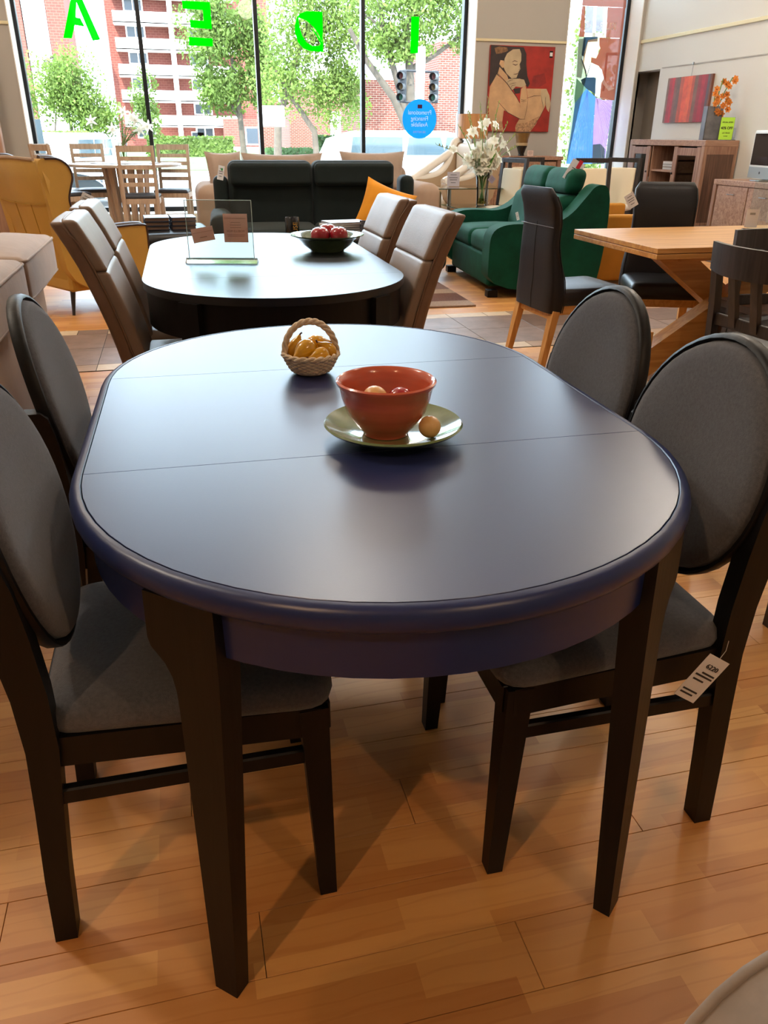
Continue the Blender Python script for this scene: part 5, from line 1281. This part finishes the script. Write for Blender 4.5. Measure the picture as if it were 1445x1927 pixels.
# ------------------------------------------------------------------ street outside
def noise_brick(name, c1, c2, mortar, w=.22, h=.075, rot=True):
    m = bpy.data.materials.new(name); m.use_nodes = True; nt = m.node_tree; n = nt.nodes; L_ = nt.links; p = n['Principled BSDF']
    g = n.new('ShaderNodeTexCoord'); sx = n.new('ShaderNodeSeparateXYZ'); L_.new(g.outputs['Object'], sx.inputs[0]); ad = n.new('ShaderNodeMath'); L_.new(sx.outputs[0], ad.inputs[0]); L_.new(sx.outputs[1], ad.inputs[1])
    cb = n.new('ShaderNodeCombineXYZ'); L_.new(ad.outputs[0], cb.inputs[0]); L_.new(sx.outputs[2], cb.inputs[1])
    br = n.new('ShaderNodeTexBrick'); L_.new(cb.outputs[0], br.inputs['Vector']); br.inputs['Scale'].default_value = 1; br.inputs['Brick Width'].default_value = w; br.inputs['Row Height'].default_value = h; br.inputs['Mortar Size'].default_value = h*.09
    br.inputs['Color1'].default_value = lin(c1); br.inputs['Color2'].default_value = lin(c2); br.inputs['Mortar'].default_value = lin(mortar)
    L_.new(br.outputs['Color'], p.inputs['Base Color']); p.inputs['Roughness'].default_value = .9
    return m
BRK = noise_brick('red_brick', '5c2a20', '6b352a', '8f8074'); BRKF = noise_brick('far_red_brick', '5e2c24', '683329', '744a40', .6, .25)
CONC = mat('pale_concrete', 'd8d3cb', .85); ASPH = mat('asphalt', '6c6a68', .9, var=.1, vscale=.3); GRASS = mat('grass', '3c5222', .95, var=.3, vscale=2)
gr = obj('street_ground', B().box((5, 85.0, -.62), (260, 144.4, .9)), CONC, kind='structure')
g2 = obj('road', B().box((5, 22, -.165), (260, 11, .02)), ASPH, kind='structure')
g3 = obj('lawn', B().box((8, 62, -.16), (150, 50, .03)), GRASS, kind='structure')
# apartment block
WINM = mat('dark_window_glass', '2a3038', .15, spec=.5); WFR = mat('white_window_frame', 'e8e8e6', .5); BAL = mat('white_balcony', 'e2e0dc', .7)
t = thing('apartment_building', 'far brick apartment block with white balconies seen through the left panes', 'building', (1.5, 110, -.15))
obj('wall', B().box((2.0, 4, 10.5), (18.5, 8, 21)), BRKF, t, 0)
obj('wall', B().box((8.8, -1.0, 1.5), (7.5, 3, 3.2)), BRKF, t, 0)
FL = 2.63
for k in range(8):
    zb = .55+k*FL
    for x0, x1 in ((-6.4, -.35), (.25, 7.2)):
        obj('balcony', B().box(((x0+x1)/2, -.9, zb+1.55+.12), (x1-x0, 1.8, .24)).box(((x0+x1)/2, -1.75, zb+2.25), (x1-x0, .10, 1.15)), BAL, t, 0)
        for wx in ((x0*.62+x1*.38),):
            f = obj('window', B().box((wx, -.05, zb+.95), (2.2, .12, 1.25)), WFR, t, 0); obj('pane', B().box((wx-.5, -.13, zb+.95), (.85, .05, 1.0)).box((wx+.5, -.13, zb+.95), (.85, .05, 1.0)), WINM, f, 0)
obj('column', B().box((-.05, -.9, 10.5), (.55, 1.9, 21)), BAL, t, 0)
f = obj('window', B().box((2.0, -.06, 1.0), (1.6, .12, 1.3)), WFR, t, 0); obj('pane', B().box((2.0, -.13, 1.0), (1.4, .05, 1.1)), WINM, f, 0)
f = obj('window', B().box((8.6, -2.55, 1.2), (2.0, .12, 2.0)), WFR, t, 0); obj('pane', B().box((8.6, -2.63, 1.2), (1.7, .05, 1.7)), WINM, f, 0)
t = thing('apartment_building', 'brick apartment tower edge at the far left of the first pane', 'building', (-14.5, 100, -.15))
obj('wall', B().box((.4, 4, 10), (1.6, 8, 20)), BRKF, t, 0); obj('wall', B().box((4.4, 4, 12.0), (1.9, 8, 14)), BRKF, t, 0); obj('bay', B().box((2.3, 3.5, 10), (2.4, 7, 20)), BAL, t, 0)
t = thing('brick_house', 'red brick building behind the traffic light', 'building', (9.3, 33, -.15))
obj('wall', B().box((-.55, 2, 1.65), (3.0, 4, 3.3)), BRK, t, 0); obj('wall', B().box((1.85, 1.6, 2.3), (1.9, 4, 4.6)), BRK, t, 0)
f = obj('window', B().box((1.95, -.42, 1.75), (.55, .08, .9)), WFR, t, 0); obj('pane', B().box((1.95, -.47, 1.75), (.45, .03, .8)), WINM, f, 0)
t = thing('brick_house', 'brick house with a pale gable between the trees in the third pane', 'building', (8.6, 50, -.15))
obj('wall', B().box((.0, 2, 1.9), (3.6, 4, 3.8)), BRK, t, 0); obj('gable', B().prism([(-1.9, 3.8), (1.9, 3.8), (.4, 5.2)], -.05, 4, T=TY), mat('grey_siding', 'a39a94', .8), t, 0)
obj('door_surround', B().box((1.2, -.1, 1.3), (1.3, .2, 2.6)), BAL, t, 0)
t = thing('brick_house', 'narrow brick wall between tree trunks left of the third pane', 'building', (5.0, 47, -.15))
obj('wall', B().box((.35, 1, 1.6), (1.0, 2, 3.2)), BRK, t, 0)

# trees
BARK = mat('grey_brown_bark', '4a4239', .9, bump=.5, bscale=30, var=.2, vscale=6)
FOL = [mat('olive_green_foliage', '54692a', .7, var=.4, vscale=1.2), mat('fresh_green_foliage', '5f7430', .7, var=.4, vscale=1.2), mat('dark_green_foliage', '36522a', .7, var=.3, vscale=1.2)]  # leaf greens of the plants themselves
for m_ in FOL:      # leaves let some light through
    n_ = m_.node_tree.nodes; l_ = m_.node_tree.links; pr = n_['Principled BSDF']; outn = n_['Material Output']; tl = n_.new('ShaderNodeBsdfTranslucent'); mx = n_.new('ShaderNodeMixShader'); mx.inputs[0].default_value = .4
    l_.new(pr.inputs['Base Color'].links[0].from_socket, tl.inputs[0]); l_.new(pr.outputs[0], mx.inputs[1]); l_.new(tl.outputs[0], mx.inputs[2]); l_.new(mx.outputs[0], outn.inputs[0])
def foliage(b, c, rad, n, size, rnd, clumps=14):
    cs = []
    for _ in range(clumps):
        v = Vector((rnd.gauss(0, 1), rnd.gauss(0, 1), rnd.gauss(0, 1))).normalized()*rnd.uniform(.3, .9)
        cs.append((Vector((c[0]+v.x*rad[0], c[1]+v.y*rad[1], c[2]+v.z*rad[2])), rnd.uniform(.28, .5)))
    for i in range(n):
        cc_, k = cs[i % len(cs)]; v = Vector((rnd.gauss(0, 1), rnd.gauss(0, 1), rnd.gauss(0, 1))).normalized()*rnd.uniform(.55, 1.05)
        p = cc_+Vector((v.x*rad[0]*k, v.y*rad[1]*k, v.z*rad[2]*k)); s = size*rnd.uniform(.6, 1.3)
        a = Vector((rnd.gauss(0, 1), rnd.gauss(0, 1), rnd.gauss(0, .6))).normalized(); e = a.orthogonal().normalized()
        q = rnd.uniform(0, 3); f = a.cross(e); e, f = e*cos(q)+f*sin(q), f*cos(q)-e*sin(q)
        k0 = len(b.v); b.v += [tuple(p-e*s), tuple(p-f*s*.5), tuple(p+e*s), tuple(p+f*s*.5)]; b.f.append((k0, k0+1, k0+2, k0+3))
def tree(label, x, y, blobs, trunk, leaf, fm, seed, name='tree', n=2500, g='trees across the street', clumps=14):
    t = thing(name, label, 'tree', (x, y, -.15), 0, g); rnd = random.Random(seed)
    for pts, r0, r1 in trunk:
        k = len(pts); obj('trunk' if r0 > .09 else 'branch', B().tube(pts, [r0+(r1-r0)*i/(k-1) for i in range(k)], 8), BARK, t, 60)
    b = B()
    for c, rad, fr in blobs: foliage(b, c, rad, int(n*1.5*fr), leaf*.85, rnd, clumps)
    obj('foliage', b, fm, t, 0, kind='stuff'); return t
tree('big honey-locust with forking grey trunks behind the traffic light', 8.4, 28, [((-.9, 0, 5.3), (2.2, 1.6, 1.7), .42), ((1.2, 0, 5.5), (1.9, 1.5, 1.5), .33), ((-1.0, 0, 4.0), (1.3, 1.0, .7), .15), ((1.5, 0, 4.3), (.9, .8, .6), .10)],
     [([(-.15, 0, 0), (-.65, 0, 1.6), (-1.15, 0, 2.5), (-2.1, 0, 3.6), (-2.6, 0, 4.4)], .17, .07), ([(-.5, 0, 1.3), (-1.0, 0, 2.9), (-1.5, 0, 4.3), (-1.7, 0, 5.6)], .14, .06), ([(-.55, 0, 2.2), (-.62, 0, 3.3), (-.75, 0, 4.4), (-.4, 0, 5.6)], .17, .08), ([(-.62, 0, 3.3), (.3, 0, 3.8), (1.4, 0, 4.5)], .10, .04), ([(-.62, 0, 3.6), (-1.3, 0, 4.3), (-2.3, 0, 4.9)], .08, .03)], .085, FOL[1], 1, n=9500, clumps=60)
tree('leafy maple filling the third pane', 5.0, 31, [((-.1, 0, 5.2), (1.7, 1.2, 1.8), .36), ((-.9, 0, 3.2), (1.1, 1.0, 1.2), .17), ((.9, 0, 2.7), (1.25, .8, 1.3), .27), ((1.5, 0, 5.2), (1.3, 1.0, 1.6), .2)],
     [([(-1.3, 0, 0), (-1.2, 0, 1.8), (-.6, 0, 3.4), (.0, 0, 5)], .16, .06), ([(.2, 0, 0), (.1, 0, 1.5), (-.7, 0, 2.6), (-1.2, 0, 3.4)], .13, .05)], .085, FOL[1], 2, n=9500, clumps=55)
tree('dense green maple filling the right of the second pane', 3.1, 40, [((-.5, 0, 5.6), (1.9, 1.5, 1.7), .42), ((-.7, 0, 3.3), (1.3, 1.2, 1.1), .28), ((1.0, 0, 4.2), (1.0, 1.0, 1.9), .3)], [([(.2, 0, 0), (.1, 0, 2.2), (-.1, 0, 4.4)], .16, .07), ([(.1, 0, 2.0), (-.9, 0, 3.6)], .08, .03)], .11, FOL[0], 3, n=9000, clumps=48)
tree('slender tree before the apartment block, by the second mullion', -1.2, 50, [((.3, 0, 3.2), (1.2, 1.0, 1.6), .7), ((.0, 0, 1.8), (1.1, 1.0, .7), .3)], [([(.2, 0, 0), (.25, 0, 2.6)], .07, .03)], .11, FOL[0], 4, n=1500, clumps=12)
tree('broad pale green tree in the leftmost pane', -4.6, 45, [((-.2, 0, 3.3), (1.8, 1.4, 2.0), .6), ((1.1, 0, 2.2), (1.4, 1.0, 1.3), .4)], [([(0, 0, 0), (0, 0, 2.4)], .12, .06)], .11, FOL[1], 5, n=6500, clumps=34)
tree('dark leaved tree tuft at the left edge of the first pane', -6.3, 50, [((.9, 0, 4.0), (.9, .8, 1.0), 1)], [([(0, 0, 0), (.8, 0, 3.6)], .07, .03)], .10, mat('dark_purple_foliage', '4a4038', .8, var=.3, vscale=1.5), 6, n=450, clumps=8)
tree('tall tree outside the right window', 10.8, 21, [((-.1, 0, 3.0), (.8, .8, 1.6), .6), ((-.1, 0, 1.5), (.8, .8, 1.4), .4)], [([(0, 0, 0), (0, 0, 2.6)], .08, .04)], .085, FOL[1], 7, n=2200, clumps=20)
def hedge(label, x0, x1, y, z1, fm, seed, n, d=1.0):
    t = thing('hedge', label, 'hedge', ((x0+x1)/2, y, -.15), 0, 'clipped hedges along the far pavement'); b = B(); rnd = random.Random(seed); w = (x1-x0)/2
    b.box((0, 0, (z1+.05)/2), (2*w*.96, d*.9, z1+.05))
    for i in range(n):
        px, pz = rnd.uniform(-w, w), rnd.uniform(0, z1+.2)*(1 if rnd.random() < .6 else 1)
        py = -d/2 if rnd.random() < .6 else rnd.uniform(-d/2, d/2)
        if py > -d/2: pz = z1+.15
        s = .09*rnd.uniform(.6, 1.5); a = rnd.uniform(0, 6); k0 = len(b.v)
        b.v += [(px-s*cos(a), py-.02, pz-s*sin(a)), (px+s*sin(a)*.6, py-.06, pz-s*cos(a)*.6), (px+s*cos(a), py-.03, pz+s*sin(a)), (px-s*sin(a)*.6, py+.02, pz+s*cos(a)*.6)]; b.f.append((k0, k0+1, k0+2, k0+3))
    obj('foliage', b, fm, t, 0, kind='stuff')
hedge('light green bushes at the left of the first pane', -7.2, -3.2, 38, 1.25, FOL[1], 21, 900)
hedge('low hedge before the apartment block, left of the second pane', -1.6, 4.3, 60, 1.05, FOL[0], 22, 700)
hedge('low clipped hedge at the foot of the third pane', 3.6, 5.9, 34, .70, FOL[2], 23, 500)
hedge('rounded shrub before the brick building, left of the blue sticker', 8.4, 10.4, 32, 1.05, FOL[2], 24, 400)
hedge('round dark shrub under the maple in the third pane', 5.95, 7.2, 36, 1.15, FOL[2], 25, 400)
# traffic light
t = thing('traffic_light', 'traffic light with white pole and two signal heads across the street', 'traffic light', (6.98, 24, -.15))
PW_ = mat('white_pole', 'e9e9e9', .5); HEAD = mat('dark_signal_head', '14161c', .5)
obj('pole', B().tube([(0, 0, 0), (0, 0, 3.6)], .13, 16), PW_, t, 60); obj('bracket', B().tube([(-.5, 0, 3.02), (.45, 0, 3.0)], .03, 8), HEAD, t); obj('bracket', B().tube([(-.5, 0, 2.25), (.3, 0, 2.22)], .03, 8), HEAD, t)
for x, nn in ((-.52, 0), (.42, 1)):
    h = obj('signal_head', B().box((x, 0, 2.63), (.20, .22, .80), .02), HEAD, t, 25)
    for k in range(3):
        z = 2.88-k*.26; q = obj('lens', B().lathe([(.085, 0), (.085, .01), (.01, .012)], 20, T=TR(x-.03, -.11, z, pi/2, 0, 0)), mat(('red', 'amber', 'green')[k]+'_lens', ('5a2a2a', '5a4528', '2a5a4a')[k], .3), h)
        obj('visor', B().lathe([(.105, 0), (.100, .20), (.095, .20), (.10, 0)], 16, T=TR(x-.03, -.11, z, pi/2, 0, radians(-35))), HEAD, h, 60)
# roadside sign
t = thing('street_sign', 'white rectangular property sign on posts behind the third pane', 'sign', (3.25, 28, -.15))
obj('board', B().box((0, 0, 1.92), (.80, .06, .60), .005), PW_, t, 0); obj('post', B().box((-.36, 0, .95), (.08, .08, 1.9)), PW_, t, 0)
obj('print', B().box((.12, -.035, 2.05), (.20, .01, .10)).box((.08, -.035, 1.90), (.28, .01, .06)).box((.14, -.035, 1.79), (.26, .01, .05)), mat('blue_print_ink', '6a7fa8', .7), t, 0)
# vehicles
def car(name, label, x, y, rz, Lc, Wc, Hc, body, van=False):
    t = thing(name, label, 'car', (x, y, -.15), rz); CB = mat(name+'_paint', body, .25, coat=.6); CG_ = mat(name+'_glass', '56656c', .08, spec=.8)
    if van: side = [(-Lc/2, .35), (Lc/2, .35), (Lc/2, .95), (Lc/2-.10, 1.05), (Lc*.30, 1.15), (Lc*.14, Hc-.08), (0, Hc), (-Lc*.42, Hc-.03), (-Lc*.49, Hc*.6)]
    else: side = [(-Lc/2, .35), (Lc/2, .35), (Lc/2, .75), (Lc*.30, .90), (Lc*.14, Hc-.05), (-.1, Hc), (-Lc*.26, Hc-.06), (-Lc*.40, .95), (-Lc*.49, .90)]
    side = smooth_out(side, 1)
    obj('body', B().prism(side, -Wc/2, Wc/2, T=TY), CB, t, 50)
    zb = .98 if not van else 1.05; zt = Hc-.13
    for s in (-1, 1):
        for a, c in (((-Lc*.40, Lc*-.16)), ((-Lc*.14, Lc*.02)), ((Lc*.04, Lc*.17))):
            obj('window', B().prism([(a, zb), (c+.12 if c > 0 else c, zb), (c, zt), (a+.04, zt)], s*Wc/2-.012, s*Wc/2+.012, T=TY), CG_, t, 0)
        for wx in (-Lc*.31, Lc*.32):
            w_ = obj('wheel', B().lathe([(.32, -.10), (.34, -.07), (.34, .07), (.32, .10), (.01, .10)], 24, T=TR(wx, s*(Wc/2-.08), .34, pi/2, 0, 0)), mat('tyre', '1c1c1c', .8), t, 40)
            obj('hubcap', B().lathe([(.20, 0), (.19, .03), (.01, .04)], 16, T=TR(wx, s*(Wc/2+.01), .34, pi/2*(1 if s < 0 else -1), 0, 0)), STEEL, w_)
    obj('windscreen', B().bar((Lc*.30-.04, 0, 1.16 if van else .92), (Lc*.15, 0, Hc-.09), Wc-.25, .02, up=(1, 0, 1)), CG_, t, 0)
    for s in (-1, 1): obj('mirror', B().cush((Lc*.15, s*(Wc/2+.10), 1.05), (.10, .20, .14), .04, n=1), CB, t, 60)
    for s in (-1, 1): obj('headlight', B().box((Lc/2-.01, s*(Wc/2-.2), .75), (.06, .28, .14), .02), STEEL, t, 25)
    return t
car('van', 'white van parked outside the fourth pane, behind the pale sofa', 5.1, 17.2, 0, 4.3, 1.8, 1.50, 'e4e6e6', True)
car('car', 'white car parked outside the first pane beyond the high table', -2.2, 18.6, radians(80), 4.3, 1.75, 1.42, 'dfe4e2')
car('car', 'dark car low behind the high table in the first pane', -3.1, 14.9, radians(4), 3.9, 1.6, 1.0, '3c4347')
# wooden post at the far left inside
t = thing('wood_column', 'reddish wooden panel standing at the far left against the street wall', 'panel', (-2.32, 11.75, 0), 0)
obj('board', B().box((0, 0, 1.12), (.44, .10, 2.24), .01), CABV, t, 25); obj('edge_strip', B().box((.25, -.02, 1.12), (.06, .14, 2.24), .01), wood('light_edge', 'a5806c', 'c29b85', 2, 4, .4), t, 25)
